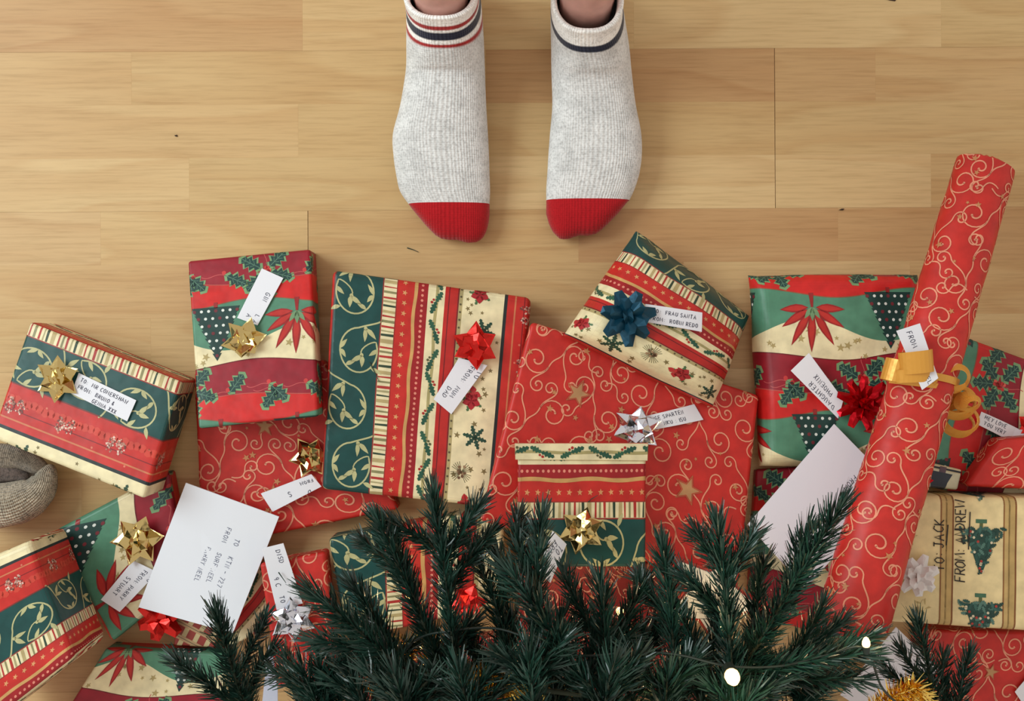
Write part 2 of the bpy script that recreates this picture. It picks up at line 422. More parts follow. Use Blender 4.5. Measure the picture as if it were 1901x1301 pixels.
SWIRL = C(230, 152, 122)
def swirls(s0, s1, t0, t1, seed=0, cell=106, big=(), red=C(196, 46, 42)):
    """golden scrolls and stars on red paper"""
    out = []
    rnd = random.Random(seed)
    col, w = SWIRL, 2.3
    for i in range(math.floor(s0 / cell) - 1, math.ceil(s1 / cell) + 1):
        for j in range(math.floor(t0 / cell) - 1, math.ceil(t1 / cell) + 1):
            ra = (i + j) % 2 * PI + rnd.uniform(-.3, .3)
            fl = 1 if i % 2 else -1
            cx, cy = cell * (i + .5) + rnd.uniform(-9, 9), cell * (j + .5) + rnd.uniform(-9, 9) + (cell / 2 if i % 2 else 0)
            tmp = []
            # a big scroll whose stem swings into a counter scroll; three side curls leave the stem
            e1, _ = spiral(-27, -14, 25, 0, 1.35, 1, w, col, 2, tmp)
            e2, _ = spiral(31, 24, 20, PI, 1.3, 1, w, col, 2, tmp)
            ribbon(bez(e1, (e1[0], e1[1] + 20), (e2[0], e2[1] - 20), e2, 12), w, col, 2, tmp)
            e3, _ = spiral(-5, -50, 13, PI, 1.15, -1, w, col, 2, tmp)
            ribbon(bez(e3, (e3[0], e3[1] + 12), (e1[0], e1[1] - 16), e1, 9), w, col, 2, tmp)
            e4, _ = spiral(13, 56, 12, 0, 1.1, -1, w, col, 2, tmp)
            ribbon(bez(e4, (e4[0], e4[1] - 12), (e2[0], e2[1] + 18), e2, 9), w, col, 2, tmp)
            e5, _ = spiral(48, -22, 13, PI, 1.1, -1, w, col, 2, tmp)
            ribbon(bez(e5, (e5[0], e5[1] + 16), (e2[0] + 2, e2[1] - 26), e2, 9), w, col, 2, tmp)
            e6, _ = spiral(-44, 34, 13, 0, 1.1, 1, w, col, 2, tmp)
            ribbon(bez((e6[0], e6[1]), (e6[0] + 2, e6[1] + 12), (-22, 52), (-6, 44), 8), w, col, 2, tmp)
            ca, sa = math.cos(ra), math.sin(ra)
            for poly, c, l in tmp:
                out.append(([(cx + 1.06 * (x * ca - y * fl * sa), cy + 1.06 * (x * sa + y * fl * ca)) for x, y in poly], c, l + (i + j) % 2))
            for q in range(2):
                star(cx + rnd.uniform(-60, 60), cy + rnd.uniform(-60, 60), rnd.choice((4, 6, 7.5)), C(196, 132, 88), 4, out, rnd.random() * 2)
    for (x, y, r) in big:
        star(x, y, r * 1.28, C(176, 116, 74), 5, out, .2); star(x, y, r * 1.14, red, 6, out, .2); star(x, y, r, C(186, 140, 96), 7, out, .2)
    return out

CRIMSON, BRIGHT, WGREEN, WTREE = C(150, 28, 44), C(206, 36, 34), C(84, 136, 110), C(30, 62, 58)
def fir(x, y, w, h, a, out, rnd, layer=4):
    ca, sa = math.cos(a), math.sin(a)
    def T(s, t): return (x + s * ca - t * sa, y + s * sa + t * ca)     # s: along the stem to the tip
    rows = 7
    out.append(([T(-9, -3.5), T(2, -3.5), T(2, 3.5), T(-9, 3.5)], C(150, 40, 40), layer))
    for i in range(rows):
        h0, h1 = h * i / rows, h * (i + 1) / rows
        w0, w1 = w / 2 * (1 - i / rows) ** .85, w / 2 * (1 - (i + 1.25) / rows if i < rows - 1 else 0)
        w1 = max(0, w1)
        out.append(([T(h0, -w0), T(h1, -w1), T(h1, w1), T(h0, w0)], WTREE, layer))
    for i in range(7):
        for j in range(-3, 4):
            s = h * (i + .5) / 7.2; t = j * 13 + (6 if i % 2 else 0)
            if abs(t) < w / 2 * (1 - s / h) ** .8 + 4:
                if (i + j) % 3 == 0: disc(*T(s, t), 3.4, C(116, 44, 52), layer + 1, out, 7)
                else: disc(*T(s, t), 2.9, C(226, 230, 224), layer + 1, out, 7)
def poinsettia(x, y, a, out, layer=4, sc=1.0):
    ribbon([(x - 26 * sc * math.cos(a), y - 26 * sc * math.sin(a)), (x, y)], 9 * sc, C(152, 38, 40), layer, out, 4)
    for da, L_ in ((-1.5, 54), (1.5, 52), (-1.0, 62), (1.0, 60), (-.5, 72), (.52, 74), (.04, 76)):
        leaf(x + 7 * math.cos(a + da), y + 7 * math.sin(a + da), L_ * sc, 16 * sc, a + da, C(158, 34, 36), layer, out)
        leaf(x + 10 * math.cos(a + da), y + 10 * math.sin(a + da), L_ * sc * .86, 10 * sc, a + da, C(190, 48, 42), layer + 1, out)
    for da in (-.6, 0, .6): leaf(x, y, 26 * sc, 9 * sc, a + da, C(116, 150, 110), layer + 2, out)
def waves(s0, s1, t0, t1, seed=0, shift=0.0, tree_turn=None, tree_up=4):
    """wavy bands: crimson with holly, red, green with spotted firs, cream with stars; t runs across, period 220"""
    out = []
    rnd = random.Random(seed + 3)
    step = 10
    def B(t, amp, wl, ph): return lambda s: t + amp * math.sin(2 * PI * s / wl + ph)
    ss = np.arange(s0 - step, s1 + 2 * step, step)
    for k in range(math.floor(t0 / 220) - 1, math.ceil(t1 / 220) + 1):
        o = 220 * k; ph = k * PI + shift
        b = [B(o, 7, 290, ph), B(o + 62, 5, 290, ph + .6), B(o + 104, 9, 290, ph + PI), B(o + 172, 21, 290, ph + 1.2), B(o + 220, 7, 290, ph + PI)]
        for q, c in enumerate((CRIMSON, BRIGHT, WGREEN, CREAM)):
            for i in range(len(ss) - 1):
                out.append(([(ss[i], b[q](ss[i])), (ss[i + 1], b[q](ss[i + 1])), (ss[i + 1], b[q + 1](ss[i + 1])), (ss[i], b[q + 1](ss[i]))], c, 1))
        ribbon([(s, b[1](s)) for s in ss], 1.8, C(190, 80, 72), 2, out)
        ribbon([(s, b[0](s)) for s in ss], 1.8, C(110, 30, 34), 2, out)
        ribbon([(s, b[2](s)) for s in ss], 1.8, C(150, 84, 60), 2, out)
        for i in range(math.floor(s0 / 290) - 1, math.ceil(s1 / 290) + 1):
            x = 290 * i + (145 if k % 2 else 0)
            for q in range(16):
                sx = x + rnd.uniform(0, 290); ty = b[3](sx) + rnd.uniform(6, 44)
                if ty < b[4](sx) - 4: star(sx, ty, rnd.choice((4.5, 6, 8)), C(178, 158, 106), 3, out, rnd.random() * 2)
            fir(x, b[2](x) + tree_up, 88, 104, PI / 2 if tree_turn is None else tree_turn, out, rnd)
            px_ = x + 148
            poinsettia(px_, b[2](px_) + 22, PI / 2, out)
            # holly clusters on the crimson
            hx, hy = x + 92, o + 44
            for a in (.35, 1.35, 2.3, 3.7, 5.5): holly(hx + 9 * math.cos(a), hy + 9 * math.sin(a), 45, 31, a, 2, out)
            berries(hx, hy, 10, 6, out, rnd)
            ribbon(bez((hx, hy), (hx + 10, hy - 25), (hx - 8, hy - 30), (hx - 2, hy - 44)), 1.4, C(196, 84, 84), 2, out)
            for dx, dy, a in ((-72, 4, .5), (74, 10, -.9), (150, 0, .8), (-128, 8, 2.2)):
                holly(hx + dx, hy + dy, 45, 30, a, 2, out)
                ribbon(bez((hx + dx, hy + dy), (hx + dx - 20, hy + dy - 10), (hx + dx - 30, hy + dy + 10), (hx + dx - 44, hy + dy)), 1.3, C(196, 84, 84), 2, out)
                disc(hx + dx - 3, hy + dy - 6, 4.2, C(200, 60, 60), 3, out)
    return out

def topiary(s0, s1, t0, t1, seed=0):
    """cream paper with tan stripes, little fir trees in holly and faint stars; s across the stripes, period 113"""
    out = []
    rnd = random.Random(seed)
    for k in range(math.floor(s0 / 113) - 1, math.ceil(s1 / 113) + 1):
        o = 113 * k
        rect(o - 14, t0, o - 2, t1, C(190, 158, 100), 1, out); rect(o - 2, t0, o + .8, t1, C(128, 78, 40), 2, out)
        rect(o + 92, t0, o + 102, t1, C(196, 164, 106), 1, out); rect(o + 89.6, t0, o + 92, t1, C(140, 92, 50), 2, out)
        for j in range(math.floor(t0 / 132) - 1, math.ceil(t1 / 132) + 1):
            if k % 2 == 0:
                x, y = o + 50, 132 * j + 40
                rect(x - 10, y - 9, x + 10, y - 2, C(70, 110, 84), 2, out); rect(x - 3, y - 2, x + 3, y + 8, C(90, 100, 60), 2, out)
                out.append(([(x - 30, y + 10), (x + 30, y + 10), (x + 2, y + 88), (x - 2, y + 88)], C(40, 76, 68), 2))
                spots = [(i, j_) for i in range(10) for j_ in range(-5, 6) if abs(j_ + .5 * (i % 2)) * 7.5 <= 38 * (1 - i / 9.6)]
                for q, (i, j_) in enumerate(spots):
                    wy = 9 + i * 9.6 + rnd.uniform(-3, 3); wx = (j_ + .5 * (i % 2)) * 7.5 + rnd.uniform(-2.5, 2.5)
                    an = rnd.random() * 6.28
                    holly(x + wx - 6 * math.cos(an), y + wy - 6 * math.sin(an), 13, 8, an, 3 + q % 3, out, edge=False, dark=rnd.choice((C(44, 84, 76), C(60, 102, 92), C(36, 68, 60), C(84, 122, 110))))
                for q in range(16):
                    f = 1 - math.sqrt(rnd.random())
                    disc(x + rnd.uniform(-1, 1) * 32 * (1 - f), y + 10 + f * 86, 2.6, C(176, 60, 50) if q % 2 else C(214, 200, 170), 7, out, 6)
            else:
                for q in range(2):
                    x, y = o + rnd.uniform(28, 60), 132 * j + 66 * q + rnd.uniform(-8, 8)
                    star(x, y, 17, C(190, 166, 112), 2, out, rnd.random()); star(x, y, 14.5, C(226, 206, 152), 3, out, 0.1)
    return out

def framed_tree(s0, s1, t0, t1, seed=0):
    out = []
    rect(-40, 0, 64, 4, C(40, 44, 50), 1, out); rect(-40, 0, -30, 70, C(40, 44, 50), 1, out); rect(46, 0, 54, 70, C(40, 44, 50), 1, out)
    rect(-30, 6, 46, 70, C(206, 204, 176), 2, out)
    rect(-3, -2, 9, 10, C(96, 74, 84), 3, out)
    out.append(([(-18, 10), (22, 10), (12, 44), (4, 64), (-6, 64), (-14, 40)], C(52, 58, 70), 3))
    return out
def plaid(s0, s1, t0, t1, seed=0):
    out = []
    for s in np.arange(math.floor(s0 / 26) * 26, s1, 26): rect(s, t0, s + 10, t1, C(198, 178, 134), 1, out)
    for t in np.arange(math.floor(t0 / 26) * 26, t1, 26): rect(s0, t, s1, t + 9, C(186, 150, 112), 2, out); rect(s0, t + 4, s1, t + 5, C(70, 80, 60), 3, out)
    return out

# ------------------------------------------------------------------ handwriting as pen strokes
FONT = {
 'A': [[(0, 0), (.3, 1), (.6, 0)], [(.12, .4), (.48, .4)]], 'B': [[(0, 0), (0, 1), (.4, .95), (.45, .7), (.05, .52), (.5, .4), (.5, .1), (0, 0)]],
 'C': [[(.55, .9), (.25, 1), (0, .6), (.05, .15), (.3, 0), (.55, .12)]], 'D': [[(0, 0), (0, 1), (.4, .85), (.55, .5), (.4, .12), (0, 0)]],
 'E': [[(.5, 1), (0, 1), (0, 0), (.5, 0)], [(0, .52), (.4, .52)]], 'F': [[(.5, 1), (0, 1), (0, 0)], [(0, .52), (.4, .52)]],
 'G': [[(.55, .9), (.25, 1), (0, .6), (.05, .15), (.3, 0), (.55, .15), (.55, .45), (.3, .45)]], 'H': [[(0, 0), (0, 1)], [(.5, 0), (.5, 1)], [(0, .5), (.5, .5)]],
 'I': [[(.1, 0), (.1, 1)]], 'J': [[(.1, 1), (.55, 1)], [(.38, 1), (.36, .15), (.2, 0), (0, .15)]], 'K': [[(0, 0), (0, 1)], [(.5, 1), (.02, .45), (.52, 0)]],
 'L': [[(0, 1), (0, 0), (.45, 0)]], 'M': [[(0, 0), (.08, 1), (.35, .3), (.62, 1), (.7, 0)]], 'N': [[(0, 0), (0, 1), (.5, 0), (.5, 1)]],
 'O': [[(.3, 1), (.05, .75), (.05, .25), (.3, 0), (.55, .25), (.55, .75), (.3, 1)]], 'P': [[(0, 0), (0, 1), (.4, .95), (.48, .7), (.4, .5), (0, .45)]],
 'R': [[(0, 0), (0, 1), (.4, .95), (.48, .72), (.35, .5), (0, .45)], [(.2, .48), (.52, 0)]], 'S': [[(.5, .9), (.25, 1), (.02, .8), (.1, .58), (.42, .42), (.48, .18), (.25, 0), (0, .12)]],
 'T': [[(0, 1), (.6, 1)], [(.3, 1), (.3, 0)]], 'U': [[(0, 1), (.02, .2), (.25, 0), (.5, .2), (.5, 1)]], 'V': [[(0, 1), (.26, 0), (.52, 1)]],
 'W': [[(0, 1), (.15, 0), (.35, .7), (.55, 0), (.72, 1)]], 'X': [[(0, 0), (.5, 1)], [(0, 1), (.5, 0)]], 'Y': [[(0, 1), (.26, .5), (.52, 1)], [(.26, .5), (.22, 0)]],
 'Z': [[(0, 1), (.5, 1), (0, 0), (.5, 0)]], ':': [[(.1, .62), (.12, .7)], [(.1, .15), (.12, .22)]], '-': [[(0, .5), (.45, .5)]], '&': [[(.5, 0), (.1, .75), (.25, 1), (.38, .78), (.02, .3), (.2, 0), (.5, .35)]],
 '1': [[(.1, .8), (.25, 1), (.25, 0)]], '2': [[(0, .8), (.25, 1), (.45, .75), (0, 0), (.5, 0)]], '7': [[(0, 1), (.5, 1), (.2, 0)]], '9': [[(.45, .6), (.2, .45), (.05, .75), (.25, 1), (.45, .8), (.4, 0)]],
}
def write(text, x, y, h, ang, col, out, layer=2, w=1.5, seed=1, sp=.34):
    """text from the baseline start (x, y) in surface pixels, v pointing down; ang: reading direction"""
    rnd = random.Random(seed)
    ca, sa = math.cos(ang), math.sin(ang)
    cx = 0.0
    for ch in text:
        if ch in FONT:
            wid = max(q[0] for st in FONT[ch] for q in st)
            jx, jy, sl = rnd.uniform(-.04, .04), rnd.uniform(-.06, .06), rnd.uniform(.02, .16)
            for st in FONT[ch]:
                pts = []
                for (a, b) in st:
                    lx, ly = (cx + a + jx + sl * b) * h, -(b + jy) * h
                    pts.append((x + lx * ca - ly * sa, y + lx * sa + ly * ca))
                ribbon(pts, w, col, layer, out)
            cx += wid + sp
        else: cx += .55
INK = C(62, 64, 84)

# ------------------------------------------------------------------ wrapped surfaces
K = 0.00058            # metres per paper pixel
def clip_half(poly, axis, val, keep_less):
    res = []
    n = len(poly)
    for i in range(n):
        a, b = poly[i], poly[(i + 1) % n]
        da, db = a[axis] - val, b[axis] - val
        if not keep_less: da, db = -da, -db
        if da <= 0: res.append(a)
        if (da < 0 < db) or (db < 0 < da):
            t = da / (da - db)
            res.append((a[0] + (b[0] - a[0]) * t, a[1] + (b[1] - a[1]) * t))
    return res
def slice_axis(poly, axis, lines):
    """cut a convex polygon at the grid lines -> [(cell, polygon)] inside the grid"""
    lo = min(p[axis] for p in poly); hi = max(p[axis] for p in poly)
    if hi <= lines[0] or lo >= lines[-1]: return []
    i0 = max(0, int(np.searchsorted(lines, lo, 'right')) - 1); i1 = min(len(lines) - 2, int(np.searchsorted(lines, hi, 'left')) - 1)
    if i0 == i1 and lo >= lines[0] and hi <= lines[-1]: return [(i0, poly)]
    res = []
    for i in range(i0, i1 + 1):
        q = poly
        if lo < lines[i]: q = clip_half(q, axis, lines[i], False)
        if len(q) >= 3 and hi > lines[i + 1]: q = clip_half(q, axis, lines[i + 1], True)
        if len(q) >= 3: res.append((i, q))
    return res

def clip_diag(loc, sg):
    """the part of a cell polygon with sg * (fu - fv) <= 0"""
    res = []; n = len(loc)
    for i in range(n):
        a, b = loc[i], loc[(i + 1) % n]
        da, db = sg * (a[0] - a[1]), sg * (b[0] - b[1])
        if da <= 0: res.append(a)
        if (da < 0 < db) or (db < 0 < da):
            t = da / (da - db); res.append((a[0] + (b[0] - a[0]) * t, a[1] + (b[1] - a[1]) * t))
    return res

class Sheet:
    """a grid surface X[i,j] over lines us, vs (metres); prints are laid on it cell by cell"""
    def __init__(self, us, vs, X, base, caps=()):
        self.us, self.vs, self.X = np.array(us), np.array(vs), X
        du = np.gradient(X, axis=0); dv = np.gradient(X, axis=1)
        n = np.cross(dv, du); ln = np.linalg.norm(n, axis=2, keepdims=True); ln[ln < 1e-12] = 1
        n = n / ln
        if n[..., 2].mean() < 0 and not np.allclose(X[0], X[-1], atol=1e-4): n = -n; self.rev = True
        else: self.rev = False
        self.Nn = n; self.base = base; self.caps = caps
    def build(self, name, polys, parent, mat, wrap=False, step=0.00012, flip=False):
        us, vs, X, Nn = self.us, self.vs, self.X, self.Nn
        nu, nv = len(us), len(vs)
        V = X.reshape(-1, 3).tolist(); NN = Nn.reshape(-1, 3).tolist(); CC = [self.base] * len(V); F = []
        for i in range(nu - 1):
            for j in range(nv - 1):
                a, b, c, d = i * nv + j, (i + 1) * nv + j, (i + 1) * nv + j + 1, i * nv + j + 1
                F.append((a, c, b)); F.append((a, d, c))
        rim = [i * nv for i in range(nu)] + [(nu - 1) * nv + j for j in range(1, nv)] + [i * nv + nv - 1 for i in range(nu - 2, -1, -1)] + [j for j in range(nv - 2, 0, -1)]
        if not wrap:
            k = len(V)
            for r in rim: V.append(V[r]); NN.append((0, 0, -1)); CC.append(self.base)
            F.append(tuple(range(k, k + len(rim))))
        for poly, col, layer in polys:
            for iu, q in slice_axis(poly, 0, us):
                for iv, q2 in slice_axis(q, 1, vs):
                    du = us[iu + 1] - us[iu]; dv = vs[iv + 1] - vs[iv]
                    loc = [((u - us[iu]) / du, (v - vs[iv]) / dv) for u, v in q2]
                    ds = [x - y for x, y in loc]
                    halves = []
                    if min(ds) < -1e-6: halves.append((clip_diag(loc, 1), False))
                    if max(ds) > 1e-6: halves.append((clip_diag(loc, -1), True))
                    x00, x10, x01, x11 = X[iu, iv], X[iu + 1, iv], X[iu, iv + 1], X[iu + 1, iv + 1]
                    n00, n10, n01, n11 = Nn[iu, iv], Nn[iu + 1, iv], Nn[iu, iv + 1], Nn[iu + 1, iv + 1]
                    cn = n00 + n10 + n01 + n11
                    cn = cn / (math.sqrt(cn @ cn) or 1) * (.0001 + step * layer)
                    for hp, low in halves:
                        m = len(hp)
                        if m < 3: continue
                        A = sum(hp[t][0] * hp[(t + 1) % m][1] - hp[(t + 1) % m][0] * hp[t][1] for t in range(m)) * du * dv
                        if abs(A) < 1e-12: continue
                        k = len(V)
                        for fu, fv in hp:
                            if low: p = x00 * (1 - fu) + x10 * (fu - fv) + x11 * fv; nn_ = n00 * (1 - fu) + n10 * (fu - fv) + n11 * fv
                            else: p = x00 * (1 - fv) + x01 * (fv - fu) + x11 * fu; nn_ = n00 * (1 - fv) + n01 * (fv - fu) + n11 * fu
                            V.append(p + cn); NN.append(nn_); CC.append(col)
                        idx = tuple(range(k, k + m))
                        F.append(idx[::-1] if A > 0 else idx)
        V = np.array([tuple(p) for p in V])
        if flip or self.rev: F = [f[::-1] for f in F]
        return mesh_obj(name, V, F, mat, parent, colors=CC, normals=[tuple(n) for n in NN])

def slab_sheet(px, z, h, base, r=0.002, bulge=0.0, wrinkle=0.0, pillow=None, cell=None, seed=0, curl=0.0):
    """box or pillow whose top face has the four photo corners px at heights z; u: c0->c1, v: c0->c3"""
    c = [np.array(P(px[i][0], px[i][1], z[i])) for i in range(4)]
    W = (np.linalg.norm(c[1] - c[0]) + np.linalg.norm(c[2] - c[3])) / 2
    L_ = (np.linalg.norm(c[3] - c[0]) + np.linalg.norm(c[2] - c[1])) / 2
    if pillow: a, b = pillow; D = (a + b) / 2 * PI / 2 * 1.05; ins = a
    else: D = r * PI / 2 + max(0, h - r); ins = r
    ext = D - ins
    def lines(W):
        if pillow: edge = np.linspace(0, D, 9)
        else: edge = np.array([r * PI / 2 * q / 3 for q in range(4)] + ([D] if h > r * 1.01 else []))
        k = cell or ((pillow and 0.0065) or ((bulge or wrinkle or curl) and 0.011)) or 0.2
        mid = np.linspace(ins, W - ins, max(2, int((W - 2 * ins) / k) + 1))
        return np.concatenate([(ins - edge)[::-1][:-1], mid, (W - ins + edge)[1:]])
    us, vs = lines(W), lines(L_)
    X = np.zeros((len(us), len(vs), 3))
    def prof(d):
        if d <= 0: return 0.0, 0.0
        if d < r * PI / 2: return r * math.sin(d / r), r * (1 - math.cos(d / r))
        return r, r + d - r * PI / 2
    off = seed * 7.3
    for i, u in enumerate(us):
        for j, v in enumerate(vs):
            uc, vc = min(max(u, ins), W - ins), min(max(v, ins), L_ - ins)
            eu, ev = u - uc, v - vc
            def bil(uu, vv):
                fu, fv = uu / W, vv / L_
                return c[0] * (1 - fu) * (1 - fv) + c[1] * fu * (1 - fv) + c[3] * (1 - fu) * fv + c[2] * fu * fv
            if pillow:
                pu, pv = min(abs(eu) / D, 1) * PI / 2, min(abs(ev) / D, 1) * PI / 2
                ou, ov = math.copysign(a * math.sin(pu), eu), math.copysign(a * math.sin(pv), ev)
                drop = b * (1 - math.cos(pu) * math.cos(pv))
            else:
                d = math.hypot(eu, ev)
                o_, drop = prof(min(d, D))
                ou, ov = (o_ * eu / d, o_ * ev / d) if d > 1e-9 else (0, 0)
            p = bil(uc + ou, vc + ov)
            fu, fv = min(max(u / W, 0), 1), min(max(v / L_, 0), 1)
            p[2] += -drop + bulge * (4 * fu * (1 - fu)) ** .6 * (4 * fv * (1 - fv)) ** .6 + curl * 4 * fu * (1 - fu)
            if wrinkle:
                q = Vector((u * 17 + off, v * 17, off)); q2 = Vector((u * 44 + off, v * 34, off + 3))
                e = max(0, 1 - drop / (h + 1e-6))
                p[2] += wrinkle * e * (mnoise.noise(q) + .45 * mnoise.noise(q2))
                p[0] += wrinkle * .35 * mnoise.noise(q + Vector((9, 1, 4))); p[1] += wrinkle * .35 * mnoise.noise(q + Vector((2, 8, 5)))
            X[i, j] = p
    sh = Sheet(us, vs, X, base)
    sh.W, sh.L, sh.ext, sh.c = W, L_, ext, c
    return sh

def to_uv(polys, M, k=K):
    """paper pixels (s,t) = M @ (u,v,1) -> surface metres"""
    A = np.array([[M[1], M[2]], [M[4], M[5]]]); inv = np.linalg.inv(A)
    a, b, c_, d = inv.ravel(); s0, t0 = M[0], M[3]
    return [([((a * (s - s0) + b * (t - t0)) * k, (c_ * (s - s0) + d * (t - t0)) * k) for s, t in poly], col, lay) for poly, col, lay in polys]

GIFTS = {}
def zplane(g, px, py):
    """height of a gift's top under a photo pixel"""
    q = GIFTS[g]
    A = np.array([[x, y, 1] for x, y in q['px']]); co = np.linalg.lstsq(A, np.array(q['z']), rcond=None)[0]
    return float(co @ np.array([px, py, 1])) + q['up']

def gift(key, label, px, z, h, paper, M, base, seed=0, name='wrapped_gift', cat='gift', group=None, pargs=None, up=0.0, extra=(), **kw):
    sh = slab_sheet(px, z, h, base, seed=seed, **kw)
    e = sh.ext / K
    cor = [(M[0] + M[1] * u + M[2] * v, M[3] + M[4] * u + M[5] * v) for u in (-e, sh.W / K + e) for v in (-e, sh.L / K + e)]
    s0, s1 = min(c[0] for c in cor), max(c[0] for c in cor); t0, t1 = min(c[1] for c in cor), max(c[1] for c in cor)
    polys = to_uv(paper(s0, s1, t0, t1, seed, **(pargs or {})), M)
    polys += [([(x * K, y * K) for x, y in poly], col, lay) for poly, col, lay in extra]
    mid = sum(sh.c) / 4
    zb = min(sh.X[:, :, 2].min(), mid[2] - h)
    root = thing(name, (mid[0], mid[1], max(0.0, zb)), label, cat, group)
    sh.build('wrapping_paper', polys, root, PAPER)
    GIFTS[key] = dict(px=px, z=z, root=root, up=up, sheet=sh)
    return root

def note(name, parent, px, z, lines, label=None, cat=None, curl=0.0, thick=0.0005, col=C(230, 230, 238), ink=INK, group=None):
    """a flat piece of white paper with handwriting: lines = (text, x, y, height, angle) in its own pixels"""
    kw = dict(cell=0.008)
    if isinstance(z, tuple): z = [zplane(z[0], x, y) + z[1] for x, y in px]
    sh = slab_sheet(px, z, thick, col, r=0.0002, curl=curl, **kw)
    polys = []
    for q, (text, x, y, hh, ang) in enumerate(lines): write(text, x, y, hh, ang, ink, polys, 1, w=max(1.15, hh * .13), seed=q + len(text))
    polys = [([(x * K, y * K) for x, y in poly], c, l) for poly, c, l in polys]
    if parent is None:
        mid = sum(sh.c) / 4
        o = sh.build(name, polys, None, NOTE)
        me = o.data; v = np.zeros(len(me.vertices) * 3); me.vertices.foreach_get('co', v); v = v.reshape(-1, 3) - mid; me.vertices.foreach_set('co', v.ravel()); o.location = mid
        props(o, label, cat, group)
    else:
        o = sh.build(name, polys, parent, NOTE)
        if label: o['label'] = label
    return o

def bow(parent, px, py, z, R, mat, label, tiers=((6, 1.0, 8), (5, .8, 40), (2, .5, 66)), rot=0.0, blunt=0.0, wide=.33, seed=0, name='bow'):
    """a stick-on bow of folded foil loops round a small disc"""
    rnd = random.Random(seed)
    c = np.array(P(px, py, z)); k = 0.0006 * (H - z) / H
    R = R * k
    b = bpy.data.objects.new(name, None)      # replaced below by the disc mesh so that the bow is one part
    bpy.data.objects.remove(b)
    n = 14
    V = [c + np.array((R * .3 * math.cos(2 * PI * q / n), R * .3 * math.sin(2 * PI * q / n), .0006)) for q in range(n)] + [c + np.array((R * .3 * math.cos(2 * PI * q / n), R * .3 * math.sin(2 * PI * q / n), .002)) for q in range(n)]
    F = [tuple(range(n, 2 * n)), tuple(range(n - 1, -1, -1))] + [(q, (q + 1) % n, n + (q + 1) % n, n + q) for q in range(n)]
    disc_o = mesh_obj(name, V, F, mat, parent)
    disc_o['label'] = label
    lift = .0025
    for ti, (num, ln, el) in enumerate(tiers):
        for q in range(num):
            a = rot + 2 * PI * (q + .5 * (ti % 2)) / num + rnd.uniform(-.09, .09)
            e = math.radians(el + rnd.uniform(-5, 5)); Lq = R * ln * rnd.uniform(.93, 1.06)
            ex = np.array((math.cos(a) * math.cos(e), math.sin(a) * math.cos(e), math.sin(e)))
            ey = np.array((-math.sin(a), math.cos(a), 0.0)); ez = np.cross(ex, ey)
            tw = rnd.uniform(-.35, .35); ey, ez = ey * math.cos(tw) + ez * math.sin(tw), ez * math.cos(tw) - ey * math.sin(tw)
            o0 = c + np.array((0, 0, lift + ti * R * .10))
            wb, wm, wt = R * wide * .42, R * wide, R * blunt
            hm = R * wide * .75
            def T(x, y, zz): return o0 + ex * x * Lq + ey * y + ez * zz
            pts = [T(.02, -wb, 0), T(.02, wb, 0), T(.5, -wm, .0), T(.5, wm, 0), T(.42, 0, hm), T(1, -wt, R * .02), T(1, wt, R * .02), T(.4, 0, -R * .05), T(.02, 0, hm * .55), T(.88, 0, wt * .6 + R * .03)]
            fc = [(0, 2, 4, 8), (8, 4, 3, 1), (2, 5, 9, 4), (4, 9, 6, 3), (5, 6, 9), (0, 7, 2), (1, 3, 7), (2, 7, 5), (3, 6, 7), (5, 7, 6)]
            mesh_obj('bow_loop', pts, fc, mat, disc_o)
    return disc_o

# ------------------------------------------------------------------ floor: strips of beech laminate
floor = mesh_obj('floor', [(-1.3, -1.15, -.02), (1.3, -1.15, -.02), (1.3, 1.6, -.02), (-1.3, 1.6, -.02), (-1.3, -1.15, -.0085), (1.3, -1.15, -.0085), (1.3, 1.6, -.0085), (-1.3, 1.6, -.0085)],
                 [(3, 2, 1, 0), (4, 5, 6, 7), (0, 1, 5, 4), (1, 2, 6, 5), (2, 3, 7, 6), (3, 0, 4, 7)], simple('floor_core', C(70, 52, 38), .9))
floor['kind'] = 'structure'
pitch = 99.0 * .0006
rotf = math.radians(0.32)
crf, srf = math.cos(rotf), math.sin(rotf)
known = {-1: [-400, 565, 1180], 0: [-380, 247, 905, 1441, 1628], 1: [-60, 556, 1441, 2050], 2: [-250, 353, 880, 1441, 1730], 3: [188, 573, 1075, 1557], 4: [-90, 573, 1270, 1690],
         5: [-310, 280, 573, 1150, 1760], 6: [40, 700, 1330], 7: [-200, 420, 1050, 1610], 8: [150, 800, 1420]}
prnd = random.Random(11)
